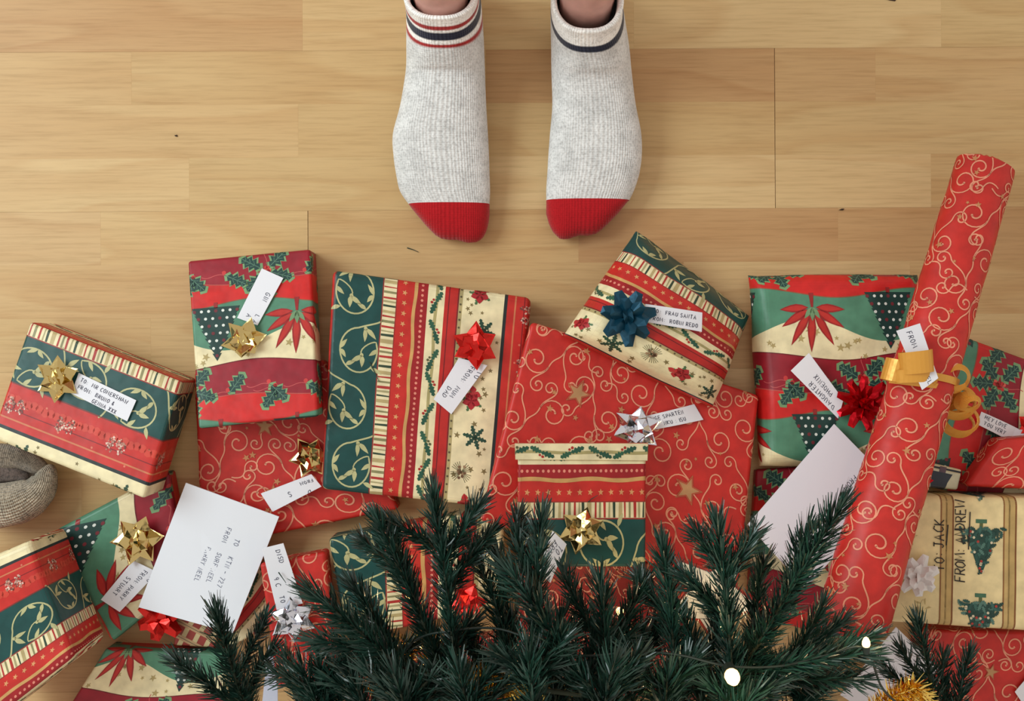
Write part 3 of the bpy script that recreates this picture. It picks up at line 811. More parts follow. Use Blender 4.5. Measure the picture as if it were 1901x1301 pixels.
for row in range(-21, 29):
    ytop = 92 + 99 * row
    if (650.5 - ytop) * .0006 > 1.55 or (650.5 - ytop - 99) * .0006 < -1.12: continue
    js = list(known.get(row, []))
    if not js:
        x = -1100 + prnd.uniform(0, 500)
        while x < 3000: js.append(x); x += prnd.uniform(420, 720)
    else:
        x = js[0]
        while x > -900: x -= prnd.uniform(450, 700); js.insert(0, x)
        x = js[-1]
        while x < 2800: x += prnd.uniform(450, 700); js.append(x)
    dark_end = {1441, 573}
    for a, b in zip(js[:-1], js[1:]):
        x0, x1 = max((a - 950.5) * .0006, -1.3), min((b - 950.5) * .0006, 1.3)
        if x1 - x0 < .02: continue
        y1, y0 = (650.5 - ytop) * .0006, (650.5 - ytop - 99) * .0006
        ga = .00032 if a in dark_end else .00001
        gb = .00032 if b in dark_end else .00001
        board = (row % 3 == 0)
        cx, cy = (x0 + x1) / 2, (y0 + y1) / 2
        hx0, hx1, hy0, hy1 = x0 - cx + ga, x1 - cx - gb, y0 - cy + .00001, y1 - cy - (.00012 if board else .00001)
        bv = .00005
        V = []
        for (zz, ii) in ((-.0083, 0), (-bv, 0), (0, bv)):
            V += [(hx0 + ii, hy0 + ii, zz), (hx1 - ii, hy0 + ii, zz), (hx1 - ii, hy1 - ii, zz), (hx0 + ii, hy1 - ii, zz)]
        F = [(3, 2, 1, 0), (8, 9, 10, 11)]
        for l in (0, 4):
            for q in range(4): F.append((l + q, l + (q + 1) % 4, l + 4 + (q + 1) % 4, l + 4 + q))
        o = mesh_obj('plank', V, F, WOOD)
        o.location = (cx * crf - cy * srf, cx * srf + cy * crf, 0); o.rotation_euler = (0, 0, rotf)
        o.parent = floor

# ------------------------------------------------------------------ the person
GREY, CREAMY, NAVY, SRED = C(220, 220, 220), C(254, 253, 251), C(34, 38, 58), C(170, 44, 44)
SKIN_N = simple('skin', C(206, 158, 146), .5, 90, .92, 1.06, .1, .001)
SKIN_N.node_tree.nodes['Principled BSDF'].inputs['Subsurface Weight'].default_value = .08
person = thing('person', (-.0, .36, 0), 'person standing in grey socks with red toes, bare ankles, facing the gifts', 'person')

def foot(mirror, stations, seam, tips, cuff, dy):
    """sock lofted from the toe seam back to the ankle; stations: (py, xl, xr, height)"""
    NA = 48
    rings, cols = [], []
    al = [2 * PI * q / NA for q in range(NA)]
    def ring(F, B, x0, x1, flat=0.0, zf=0.0):
        F, B = np.array(F), np.array(B)
        pts = []
        for a in al:
            s = math.sin(a)
            ss = math.copysign(abs(s) ** .85, s)
            f = .5 + .5 * ss                               # 0 back/sole, 1 front/top
            y, z_ = B + (F - B) * f
            x = (x0 + x1) / 2 + (x1 - x0) / 2 * math.copysign(abs(math.cos(a)) ** .8, math.cos(a))
            pts.append((x, y, max(z_, .0015)))
        return pts
    def X(px, z): return (px - 950.5) * .0006 * (H - z) / H
    for (py, xl, xr, hh) in stations:
        Y = (650.5 - py) * .0006 * (H - hh * .5) / H
        rings.append(ring((Y, hh), (Y, 0), X(xl, hh * .45), X(xr, hh * .45)))
    last = stations[-1]
    xl, xr = X(last[1], .05), X(last[2], .05)
    for (Fy, Fz, By, Bz, q0, q1) in cuff['rings']:
        rings.append(ring((Fy + dy, Fz), (By + dy, Bz), xl + (cuff['x0'] - xl) * q0, xr + (cuff['x1'] - xr) * q1))
    n = len(rings)
    V = [p for r_ in rings for p in r_]
    nst = len(stations)
    # smooth in-between rings (Catmull-Rom) so the loft is round
    R_ = np.array(rings); out = []; tt = []
    for i in range(n - 1):
        p0, p1, p2, p3 = R_[max(i - 1, 0)], R_[i], R_[i + 1], R_[min(i + 2, n - 1)]
        for s in range(5):
            t = s / 5
            out.append(.5 * ((2 * p1) + (-p0 + p2) * t + (2 * p0 - 5 * p1 + 4 * p2 - p3) * t * t + (-p0 + 3 * p1 - 3 * p2 + p3) * t**3)); tt.append(i + t)
    out.append(R_[-1]); tt.append(n - 1)
    out = np.array(out); tt = np.array(tt) - (nst - 1)      # tt > 0: ankle rings
    out[:, :, 2] = np.maximum(out[:, :, 2], .0015)
    return out, tt, NA, al

def sock(stations, tips, cuff, dy, stripe_cols, mirror, label):
    out, tt, NA, al = foot(mirror, stations, None, tips, cuff, dy)
    m = len(out)
    mid = out[0].mean(axis=0)
    V = out.reshape(-1, 3); cols = []; uvs = []
    clen = np.concatenate([[0], np.cumsum(np.linalg.norm(np.diff(out[:, NA // 4], axis=0), axis=1))])
    for i in range(m):
        for q in range(NA):
            # stripes follow the rings, a little ragged like knit
            c = stripe_cols(tt[i])
            cols.append(c); uvs.append((abs(((q / NA) * 2 + .5) % 2 - 1), clen[i]))
    F = [(i * NA + q, (i + 1) * NA + q, (i + 1) * NA + (q + 1) % NA, i * NA + (q + 1) % NA) for i in range(m - 1) for q in range(NA)]
    # the rolled edge: two more rings turned inwards and down
    k = len(V)
    V = list(map(tuple, V)); top = out[-1]; cen = top.mean(axis=0)
    prev = (m - 1) * NA
    for (sc, dz) in ((1.0, .004), (.94, .0062), (.86, .0035), (.84, -.01)):
        for q in range(NA):
            V.append(tuple(cen + (top[q] - cen) * sc + np.array((0, 0, dz)))); cols.append(CREAMY); uvs.append((abs(((q / NA) * 2 + .5) % 2 - 1), clen[-1] + .004))
        cur = len(V) - NA
        F += [(prev + q, cur + q, cur + (q + 1) % NA, prev + (q + 1) % NA) for q in range(NA)]
        prev = cur
    s = mesh_obj('sock', V, F, KNIT, person, colors=cols, smooth=True, uvs=uvs)
    # red toe cap that continues the first ring to the toe line
    base = out[0]; y0 = base[0][1]
    xs = [t[0] for t in tips]; ys = [t[1] for t in tips]
    zc = base[:, 2].mean(); CV, CU = [], []
    steps = 11
    for j in range(steps + 1):
        ph = PI / 2 * j / steps
        for q in range(NA):
            x, y, z_ = base[q]
            reach = np.interp(x, xs, ys)                   # toe line under this x
            dyq = min(0, reach - y0)
            f = 1 - math.cos(ph)
            ysh = y0 + dyq * math.sin(ph)
            zz = zc + (z_ - zc) * math.cos(ph) ** .8
            zz = zc * (1 - .25 * f) + (zz - zc)
            CV.append((x, ysh, max(.0015, zz))); CU.append((abs(((q / NA) * 2 + .5) % 2 - 1), abs(dyq) * math.sin(ph)))
    CF = [((j + 1) * NA + q, j * NA + q, j * NA + (q + 1) % NA, (j + 1) * NA + (q + 1) % NA) for j in range(steps) for q in range(NA)]
    o = mesh_obj('toe_cap', CV, CF, KNIT_RED, s, colors=[C(176, 24, 32)] * len(CV), smooth=True, uvs=CU)
    o['label'] = 'red toe cap'
    return s

def tipx(px, py, z=.018):
    p = P(px, py, z); return (p.x, p.y)
def seq(f): return sorted(f, key=lambda t: t[0])
# rings past the instep: front y, front z, back y, back z, how far the sides have moved to the ankle's width
ANK = [(.2985, .079, .322, 0.0, .15, .15), (.3065, .0895, .362, 0.0, .3, .3), (.314, .098, .398, .012, .55, .55), (.319, .105, .410, .034, .75, .75), (.3235, .112, .409, .062, .9, .9), (.328, .120, .404, .086, .97, .97), (.331, .128, .399, .108, 1, 1)]
def stripes_a(t):
    if t < 2.6: return GREY
    if t < 3.1: return SRED
    if t < 3.7: return CREAMY
    if t < 5.0: return NAVY
    if t < 5.4: return CREAMY
    if t < 5.9: return SRED
    return CREAMY
def stripes_b(t):
    if t < 3.9: return GREY
    if t < 4.9: return NAVY
    return CREAMY
st_l = [(379, 759, 909, .036), (355, 743, 910, .040), (325, 736, 909, .045), (290, 731, 908, .050), (250, 730, 906, .056), (200, 743, 903, .064), (150, 752, 901, .071)]
tips_l = seq([tipx(*q) for q in ((756, 374), (762, 384), (776, 401), (792, 420), (808, 436), (824, 445), (835, 444.5), (843, 442.5), (852, 446), (870, 450.5), (888, 448), (899, 438), (906, 420), (909, 396), (911, 374))])
sock_l = sock(st_l, tips_l, dict(rings=ANK, x0=-.1105, x1=-.0345), 0.0, stripes_a, 1, None)
st_r = [(372, 1014, 1168, .036), (350, 1014, 1178, .040), (320, 1016, 1187, .045), (285, 1018, 1191, .050), (245, 1021, 1189, .056), (195, 1025, 1179, .064)]
tips_r = seq([tipx(*q) for q in ((1011, 370), (1014, 396), (1020, 418), (1028, 432), (1040, 443), (1052, 444), (1064, 440), (1075, 436), (1088, 437), (1102, 436), (1115, 428), (1132, 412), (1150, 393), (1162, 378), (1172, 366))])
sock_r = sock(st_r, tips_r, dict(rings=[(a - .012, b - .006, c_, d - .004 if d > .01 else d, e, f) for a, b, c_, d, e, f in ANK], x0=.040, x1=.1135), 0.0, stripes_b, -1, None)

# bare legs up to the hips, one continuous skin
def body_mesh():
    vs = [((0, .50, .92), .13), ((0, .505, 1.02), .13)]
    ed = [(0, 1)]
    for sx, ax, ay in ((-1, -.073, .362), (1, .077, .362)):
        chain = [((sx * .085, .49, .85), .10), ((sx * .092, .455, .68), .072), ((sx * .09, .435, .50), .058), ((ax * 1.06, .435, .40), .050), ((ax * 1.03, .42, .26), .049), ((ax * 1.01, .385, .17), .034), ((ax, .367, .125), .031), ((ax, .360, .085), .031), ((ax, .352, .05), .028)]
        prev = 0
        for p, r in chain:
            vs.append((p, r)); ed.append((prev, len(vs) - 1)); prev = len(vs) - 1
    me = bpy.data.meshes.new('body')
    off = np.array(person.location)
    me.from_pydata([tuple(np.array(p) - off) for p, r in vs], ed, [])
    o = bpy.data.objects.new('body', me); COL.objects.link(o); o.parent = person
    sk = o.modifiers.new('skin', 'SKIN'); sk.use_smooth_shade = True
    for i, (p, r) in enumerate(vs): me.skin_vertices[0].data[i].radius = (r, r)
    me.skin_vertices[0].data[0].use_root = True
    ss = o.modifiers.new('sub', 'SUBSURF'); ss.levels = 2; ss.render_levels = 2
    me.materials.append(SKIN_N)
    o['label'] = 'bare ankle and shin'
    return o
body_mesh()

# ------------------------------------------------------------------ the gifts
# g1: box near the slipper
gift('stripe_box', 'long gift box striped with pine cones and green vine, gold bow, above the knitted slipper',
     [(56, 597), (337, 707), (268, 926), (-17, 812)], [.062, .076, .094, .080], .06, striped, (112, 0, -1, 20, 1, 0), C(232, 216, 176), seed=1, r=.004, wrinkle=.0006)
z = zplane('stripe_box', 180, 700)
note('gift_tag', GIFTS['stripe_box']['root'], [(146, 692), (253, 743), (236, 782), (132, 730)], ('stripe_box', .003),
     [('TO:  MR COMERSHAW', 8, 13, 7, .0), ('FROM:  BRUNO &', 8, 26, 7, .0), ('GENNA XXX', 42, 38, 7, .0)])
bow(GIFTS['stripe_box']['root'], 110, 703, zplane('stripe_box', 110, 703) + .001, 44, GOLD, 'gold foil star bow', rot=.5, seed=1)

# swirl gift under the holly gift
gift('low_swirl', 'wide flat red swirl gift partly covered by a holly gift and white envelope',
     [(360, 690), (600, 668), (741, 945), (373, 1018)], [.026, .026, .027, .027], .026, swirls, (0, 1, 0, 0, 0, 1), RED_A, seed=3, r=.004, wrinkle=.0012, pargs=dict(big=((138, 118, 17), (128, 245, 13))))
# g2: holly gift
gift('holly_tall', 'upright rectangular holly and poinsettia gift with white tag and gold bow',
     [(349, 485), (576, 463), (590, 772), (369, 795)], [.037, .037, .090, .090], .034, waves, (-48, 1, .03, 13, -.02, 1.0), CRIMSON, seed=2, r=.003, wrinkle=.0006)
R2 = GIFTS['holly_tall']['root']
z = zplane('holly_tall', 460, 610)
note('gift_tag', R2, [(486, 498), (526, 516), (478, 604), (440, 590)], ('holly_tall', .003),
     [('GIN', 28, 38, 9, 1.57), ('A', 14, 88, 9, 1.57), ('L A', 30, 84, 8, 1.57)])
bow(R2, 458, 633, z + .002, 46, GOLD, 'gold foil star bow', rot=.2, seed=2)
# bow and tag of the low swirl gift, half under the big striped gift
R3 = GIFTS['low_swirl']['root']
bow(R3, 577, 848, .029, 40, GOLD, 'pale gold foil bow tucked under the next gift', rot=.1, seed=3)
note('gift_tag', R3, [(484, 916), (578, 880), (597, 903), (506, 950)], [.0375, .040, .040, .0375], [('D', 82, 30, 9, 3.3), ('S', 50, 16, 10, 3.3), ('FROM', 98, 10, 7, 3.25)], curl=.001)

# g4: big striped gift
gift('big_striped', 'large upright striped gift of green, red and cream with a red star bow',
     [(617, 502), (985, 553), (956, 946), (596, 908)], [.060, .046, .064, .068], .036, striped, (-7, 1, .012, 18, -.02, 1), RED_B, seed=4, r=.006, wrinkle=.0018)
R4 = GIFTS['big_striped']['root']
z = zplane('big_striped', 880, 680)
note('gift_tag', R4, [(845, 668), (903, 660), (886, 684), (835, 769)][0:0] or [(852, 664), (905, 678), (838, 769), (805, 741)], ('big_striped', .004),
     [('TO', 40, 14, 9, 1.57), ('FROM:  MUM', 25, 10, 8.5, 1.6), ('DAD', 10, 62, 9, 1.57)])
bow(R4, 882, 642, z + .001, 45, REDFOIL, 'red foil star bow', tiers=((6, 1.0, 8), (5, .8, 40), (2, .5, 66)), rot=.55, seed=4, wide=.36)

# g5: large swirl gift in the middle
gift('wide_swirl', 'largest red swirl gift with outlined stars and silver bow, under the small square gift',
     [(986, 597), (1410, 734), (1372, 1085), (890, 968)], [.084, .034, .060, .112], .033, swirls, (0, 1, 0, 0, 0, 1), RED_A, seed=8, r=.005, wrinkle=.0012, pargs=dict(big=((118, 98, 21), (358, 212, 23))))
R5 = GIFTS['wide_swirl']['root']
def z5(x, y): return zplane('wide_swirl', x, y)
note('gift_tag', R5, [(1190, 774), (1289, 750), (1306, 779), (1200, 800)], [z5(1190, 774) + .002, z5(1289, 750) + .002, z5(1306, 779) + .002, z5(1200, 800) + .002],
     [('UNGE SPARTEN', 12, 12, 7, .0), ('NKU : ISU', 36, 25, 7, .0)], curl=.004)
bow(R5, 1181, 795, z5(1181, 795) + .001, 47, SILVER, 'silver foil star bow', rot=.3, seed=5)

# g6: small square gift on top of it
q6 = [(962, 828), (1199, 826), (1198, 1052), (961, 1052)]
gift('small_square', 'small square gift with cream holly flap and gold bow, lying on the largest swirl gift',
     q6, [z5(x, y) + .029 for x, y in q6], .026, striped, (196, 0, -.86, 3, 1, 0), RED_B, seed=6, r=.003, wrinkle=.0006, pargs=dict(pine=False))
R6 = GIFTS['small_square']['root']
def z6(x, y): return zplane('small_square', x, y)
fl = slab_sheet([(956, 822), (1203, 822), (1202, 855), (957, 853)], [z6(957, 822) + .0016, z6(1203, 822) + .0016, z6(1202, 855) + .0016, z6(957, 853) + .0016], .001, CREAM, r=.0004)
flp = to_uv(striped(168, 200, -10, 270, 9), (200, 0, -.98, 0, 1, 0))
fo = fl.build('paper_flap', flp, R6, PAPER); fo['label'] = 'cream holly paper flap'
note('gift_tag', R6, [(1026, 985), (1052, 1010), (1022, 1082), (997, 1062)], [z6(1026, 985) + .003] * 2 + [z6(1020, 1060) + .003] * 2, [('TO', 20, 10, 9, 1.8), ('FROM', 8, 10, 9, 1.8)])
bow(R6, 1078, 982, z6(1078, 982) + .001, 46, GOLD, 'gold foil star bow', rot=.35, seed=6)

# g7: cushion-shaped gift with the teal bow
gift('cushion', 'soft cushion-shaped gift with green vine and cream rose stripes and a dark teal bow',
     [(1048, 622), (1331, 760), (1398, 584), (1187, 424)], [.114, .084, .040, .068], .05, striped, (296, .02, -1.15, 10, 1, 0), RED_B, seed=12, pillow=(.028, .028), bulge=.026, wrinkle=.0045, pargs=dict(pine=True), up=.016)
R7 = GIFTS['cushion']['root']
note('gift_tag', R7, [(1198, 564), (1304, 580), (1303, 616), (1196, 597)], [.110, .102, .104, .114],
     [('TO:  FRAU SANTA', 14, 14, 6.8, .0), ('FROM:  ROBIN REDO', 10, 28, 6.8, .0)], curl=.003)
bow(R7, 1163, 588, .110, 54, BLUEFOIL, 'dark teal satin bow', tiers=((7, 1.0, 10), (6, .84, 40), (2, .5, 66)), rot=.2, seed=7, blunt=.14, wide=.30)

# g8: soft holly gift under the tube
gift('holly_soft', 'soft holly and spotted fir gift with a dark red bow, beside the red paper tube',
     [(1396, 510), (1714, 508), (1722, 862), (1417, 868)], [.030, .030, .036, .036], .036, waves, (-245, 1, 0, 72, -.01, .97), BRIGHT, seed=14, pillow=(.016, .018), bulge=.010, wrinkle=.0045, up=.008, pargs=dict(shift=.5))
R8 = GIFTS['holly_soft']['root']
note('gift_tag', R8, [(1502, 655), (1566, 742), (1556, 777), (1468, 688)], [.056, .056, .056, .056],
     [('PHOENIX', 86, 12, 9, 3.14), ('DAUGHTER', 100, 28, 9, 3.14), ('TO', 104, 42, 8, 3.14)])
bow(R8, 1598, 748, .052, 52, DARKRED, 'dark red foil bow with blunt loops', tiers=((9, 1.0, 12), (7, .85, 40), (4, .55, 64)), rot=.1, seed=8, blunt=.12, wide=.20)

# gifts beyond the tube
gift('holly_back', 'holly and poinsettia gift half hidden behind the red tube and its golden ribbon',
     [(1772, 618), (2010, 706), (1960, 960), (1716, 900)], [.034, .034, .034, .034], .034, waves, (30, 0, 1, 143, -.97, 0), CRIMSON, seed=15, r=.006, wrinkle=.002, pargs=dict(shift=.2))
R9 = GIFTS['holly_back']['root']
note('gift_tag', R9, [(1822, 764), (1893, 797), (1882, 823), (1813, 787)], [.045, .041, .041, .045], [('HEY LOVE', 10, 10, 7, .0), ('YOU VERY', 12, 21, 7, .0)], curl=.003)
note('gift_tag', R9, [(1868, 796), (1945, 800), (1942, 822), (1866, 818)], [.0425] * 4, [])
bow(R9, 1914, 792, .036, 36, REDFOIL, 'red foil bow', rot=.4, seed=9)
gift('swirl_wedge', 'red swirl gift leaning over a white tag, above the cream fir tree gift',
     [(1858, 815), (2060, 800), (2060, 915), (1793, 904)], [.066, .070, .070, .066], .026, swirls, (0, 1, 0, 30, 0, 1), RED_A, seed=16, r=.006, wrinkle=.002)
gift('framed', 'small cream gift printed with a framed dark tree, wedged between tube and swirl gift',
     [(1688, 850), (1786, 872), (1777, 909), (1682, 900)], [.058, .058, .058, .058], .02, framed_tree, (-60, 1, 0, -4, 0, 1), C(208, 192, 154), seed=17, r=.002)
bow(GIFTS['framed']['root'], 1700, 893, .059, 30, DARKRED, 'dark maroon bow', rot=.9, seed=10, tiers=((7, 1.0, 10), (4, .7, 40)))
gift('topiary', 'cream gift printed with small green fir trees and handwritten names, white bow',
     [(1652, 919), (1990, 926), (1988, 1178), (1648, 1156)], [.082, .082, .086, .086], .044, topiary, (-115, 1, 0, -9, 0, 1), C(230, 208, 156), seed=18, r=.008, wrinkle=.0012)
R11 = GIFTS['topiary']['root']
# swirl gift and envelope at the bottom corner
gift('corner_swirl', 'dark shaded red swirl gift with small stars, below the cream fir tree gift',
     [(1716, 1168), (2030, 1176), (2030, 1440), (1650, 1430)], [.03] * 4, .03, swirls, (0, 1, 0, 0, 0, 1), RED_A, seed=19, r=.004, wrinkle=.001, pargs=dict(big=((150, 78, 13),)))
note('gift_tag', GIFTS['corner_swirl']['root'], [(1884, 1284), (1925, 1236), (1960, 1280), (1915, 1330)], [.034] * 4, [])

# left corner gifts
gift('holly_slant', 'slanted holly gift with spotted fir tree and gold bow, tucked under the white envelope',
     [(100, 985), (312, 874), (350, 1080), (206, 1192)], [.024, .026, .030, .030], .024, waves, (-10, 0, 1, 98, .8, .05), CRIMSON, seed=21, r=.005, wrinkle=.002, pargs=dict(tree_turn=-.35, shift=.4, tree_up=30))
R13 = GIFTS['holly_slant']['root']
note('gift_tag', R13, [(247, 1040), (293, 1062), (222, 1136), (187, 1113)], ('holly_slant', .006), [('TO', 42, 12, 8, 1.57), ('FROM: PARRY', 26, 8, 8, 1.57), ('STUART', 10, 34, 8.5, 1.57)])
bow(R13, 258, 1000, .032, 50, GOLD, 'gold foil star bow', rot=.15, seed=11)
gift('corner_box', 'deep gift box with cream, red, green vine and candy stripes, below the knitted slipper',
     [(-120, 1075), (56, 1003), (138, 1222), (-46, 1366)], [.122, .124, .126, .122], .088, striped, (282, 0, 1.12, 0, 1, 0), C(196, 44, 40), seed=22, r=.007, wrinkle=.0016)
gift('holly_low', 'holly gift with red poinsettia and cream hill, at the bottom edge under the fir sprig',
     [(196, 1204), (420, 1214), (430, 1440), (60, 1420)], [.03] * 4, .03, waves, (-200, 1, 0, 132, 0, 1), CRIMSON, seed=23, r=.003, wrinkle=.001)
gift('plaid', 'small red and beige plaid gift under the white envelope',
     [(328, 1146), (410, 1156), (398, 1202), (322, 1198)], [.02, .02, .02, .02], .02, plaid, (0, 1, .4, 0, -.4, 1), C(150, 58, 50), seed=24, r=.002)
bow(GIFTS['plaid']['root'], 300, 1146, .024, 44, REDFOIL, 'bright red ribbon bow', rot=.4, seed=12, tiers=((6, 1.0, 10), (4, .7, 40)), blunt=.2, wide=.34)
gift('holly_stripe', 'narrow cream and red striped gift between the envelope and the silver bow gift',
     [(420, 1092), (512, 1026), (532, 1140), (426, 1204)], [.022] * 4, .022, striped, (132, .42, .95, 0, 1, -.5), RED_DEEP, seed=25, r=.003)
gift('silver_swirl', 'small red swirl gift with silver and blue bow beside the big fir sprig',
     [(482, 1046), (604, 1024), (626, 1262), (514, 1278)], [.05, .05, .056, .056], .026, swirls, (0, 1, 0, 25, 0, 1), RED_A, seed=26, r=.004, wrinkle=.001)
R16 = GIFTS['silver_swirl']['root']
note('gift_tag', R16, [(486, 1018), (526, 1008), (562, 1120), (514, 1134)], [.062, .062, .0575, .0575], [('DISD', 26, 10, 9, 1.55), ('9 C', 9, 58, 9, 1.55), ('TO', 10, 94, 8, 1.55)])
bow(R16, 545, 1148, .058, 46, SILVER, 'silver foil bow with blue glints', rot=.7, seed=13)
note('gift_tag', R16, [(498, 1196), (515, 1216), (516, 1330), (484, 1330)], [.046, .046, .04, .04], [('FROM', 20, 20, 9, 1.5)], col=C(196, 200, 220))
gift('striped_deep', 'striped gift with green vine and cream rose bands, deep under the fir branches',
     [(609, 1000), (932, 942), (940, 1120), (645, 1190)], [.042, .042, .04, .04], .038, striped, (2, .82, .1, 30, -.1, 1), RED_B, seed=27, r=.005, wrinkle=.001)
bow(GIFTS['striped_deep']['root'], 868, 1118, .043, 40, REDFOIL, 'red foil bow in the shade of the branches', rot=.2, seed=14)
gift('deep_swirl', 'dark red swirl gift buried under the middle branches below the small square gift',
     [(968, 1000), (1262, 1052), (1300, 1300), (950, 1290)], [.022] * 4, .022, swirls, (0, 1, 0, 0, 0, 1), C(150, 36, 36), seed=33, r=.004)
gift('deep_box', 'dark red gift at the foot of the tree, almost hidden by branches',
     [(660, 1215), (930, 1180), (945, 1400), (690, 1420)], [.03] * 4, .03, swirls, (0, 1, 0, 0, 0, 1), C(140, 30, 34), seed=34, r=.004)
gift('holly_shade', 'holly gift in deep shade under the second envelope and the fir branch',
     [(1404, 872), (1640, 858), (1600, 1196), (1388, 1140)], [.012, .012, .014, .014], .012, waves, (30, 1, 0, 10, 0, 1), CRIMSON, seed=28, r=.003)

# envelopes
note('envelope', None, [(345, 896), (518, 959), (432, 1176), (257, 1127)], [.052, .046, .046, .044],
     [('TO    KTN - 727', 122, 66, 9, 1.57), ('FROM    SURF NEEL', 100, 52, 8.5, 1.57), ('PARRY NEEL', 78, 98, 8.5, 1.57)],
     label='white envelope with three handwritten lines, between swirl gift and slanted holly gift', cat='envelope', col=C(230, 233, 242), thick=.0016, ink=C(112, 116, 138))
note('envelope', None, [(1549, 787), (1664, 905), (1496, 1092), (1388, 974)], [.055, .060, .064, .056],
     [('TO', 104, 66, 9, 1.57), ('FROM', 86, 40, 9, 1.57)],
     label='white envelope sliding under the red paper tube, a fir branch across it', cat='envelope', col=C(226, 222, 232), thick=.0016)
note('envelope', None, [(1664, 1164), (1742, 1240), (1668, 1360), (1560, 1290)], [.034] * 4, [],
     label='white envelope below the end of the red tube, behind fir needles', cat='envelope', col=C(222, 218, 226), thick=.0016)

# ------------------------------------------------------------------ red paper tube with golden ribbon
def tube():
    A, B = P(1829, 309, .075), P(1581, 1158, .148)
    root = thing('gift_tube', tuple((A + B) / 2), 'long red swirl tube tied with curling golden ribbon, lying across the gifts', 'gift')
    ax = (B - A); L_ = ax.length; ax.normalize()
    side = ax.cross(Vector((0, 0, 1))).normalized(); upv = side.cross(ax).normalized()
    if upv.z < 0: upv = -upv
    ra, rb = .0285, .0335
    nu, nv = 29, 40
    us = np.linspace(0, 2 * PI * .031, nu); vs = np.linspace(0, L_, nv)
    X = np.zeros((nu, nv, 3))
    for i in range(nu):
        a = -PI / 2 - 2 * PI * i / (nu - 1)
        for j in range(nv):
            f = j / (nv - 1)
            rr = ra + (rb - ra) * f
            end = 1.0
            rr *= 1 + .03 * math.sin(3 * a + 1.0)
            q = A + ax * (L_ * f) + side * (rr * 1.06 * math.cos(a)) + upv * (rr * .92 * math.sin(a))
            q += Vector((mnoise.noise(q * 30), mnoise.noise(q * 30 + Vector((5, 5, 5))), 0)) * .0012
            X[i, j] = q
    sh = Sheet(us, vs, X, RED_A)
    s1, t1 = us[-1] / K, vs[-1] / K
    polys = [([(x * K, y * K) for x, y in poly], c, l) for poly, c, l in swirls(0, s1, 0, t1, 31, cell=100, big=((60, 120, 19), (70, 455, 19), (66, 760, 19)))]
    # orientation of the sheet: outward normals
    n = sh.Nn[nu // 2, nv // 2]; out = np.array(X[nu // 2, nv // 2]) - np.array(A + ax * (L_ / 2))
    flip = n @ out < 0
    if flip: sh.Nn = -sh.Nn
    sh.build('wrapping_paper', polys, root, PAPER, wrap=True, flip=flip)
    # folded paper ends
    for (c, rr, sg) in ((A, ra, -1), (B, rb, 1)):
        ring = [Vector(X[i, 0 if sg < 0 else nv - 1]) for i in range(nu - 1)]
        cen = c + ax * (sg * .010)
        V = [tuple(p) for p in ring] + [tuple(c + (p - c) * .45 + ax * (sg * .008 + .002 * (q % 2))) for q, p in enumerate(ring)] + [tuple(cen)]
        m = len(ring)
        F = [(q, (q + 1) % m, m + (q + 1) % m, m + q) for q in range(m)] + [(m + q, m + (q + 1) % m, 2 * m) for q in range(m)]
        mesh_obj('folded_end', V, F, PAPER, root, colors=[RED_A] * len(V))
    # ribbon round the tube
    def at(f, a, lift):
        rr = (ra + (rb - ra) * f) + lift
        return A + ax * (L_ * f) + side * (rr * 1.06 * math.cos(a)) + upv * (rr * .92 * math.sin(a))
    V, F = [], []
    m = 40
    for i in range(m):
        a = 2 * PI * i / m
        for f in (.474, .489): V.append(tuple(at(f + .012 * math.cos(a), a, .0022)))
        for f in (.489, .474): V.append(tuple(at(f + .012 * math.cos(a), a, .0012)))
    for i in range(m):
        for q in range(4): F.append((4 * i + q, 4 * i + (q + 1) % 4, 4 * ((i + 1) % m) + (q + 1) % 4, 4 * ((i + 1) % m) + q))
    band = mesh_obj('ribbon_band', V, F, RIBBON, root, smooth=False)
    def strip(name, pts, w, wdir, parent, thick=.0004):
        """a ribbon strip through pts, width direction wdir(i)"""
        V, F = [], []
        for i, p in enumerate(pts):
            p = Vector(p); d = Vector(wdir(i)).normalized() * (w / 2)
            t = (Vector(pts[min(i + 1, len(pts) - 1)]) - Vector(pts[max(i - 1, 0)])).normalized()
            nn = t.cross(d).normalized() * thick
            V += [tuple(p - d + nn), tuple(p + d + nn), tuple(p + d - nn), tuple(p - d - nn)]
        for i in range(len(pts) - 1):
            for q in range(4): F.append((4 * i + q, 4 * i + (q + 1) % 4, 4 * i + 4 + (q + 1) % 4, 4 * i + 4 + q))
        F += [(0, 1, 2, 3), (4 * len(pts) - 1, 4 * len(pts) - 2, 4 * len(pts) - 3, 4 * len(pts) - 4)]
        return mesh_obj(name, V, F, RIBBON, parent)
    # wide loops on top, two of them
    zt = .145
    for (cx, cy, rx, ry, w, tilt, z0) in ((1700, 672, 30, 24, .022, .12, .152), (1696, 697, 32, 17, .013, .05, .150), (1660, 688, 20, 22, .022, -.25, .140)):
        pts = []
        c = P(cx, cy, z0)
        for i in range(25):
            a = 2 * PI * i / 24
            x = rx * .00054 * math.cos(a); zz = ry * .00054 * math.sin(a) * (1 + .25 * math.cos(a))
            pts.append(c + Vector((x * math.cos(tilt), x * math.sin(tilt), zz)))
        strip('ribbon_loop', pts, w, lambda i: (-math.sin(tilt), math.cos(tilt), .12), band)
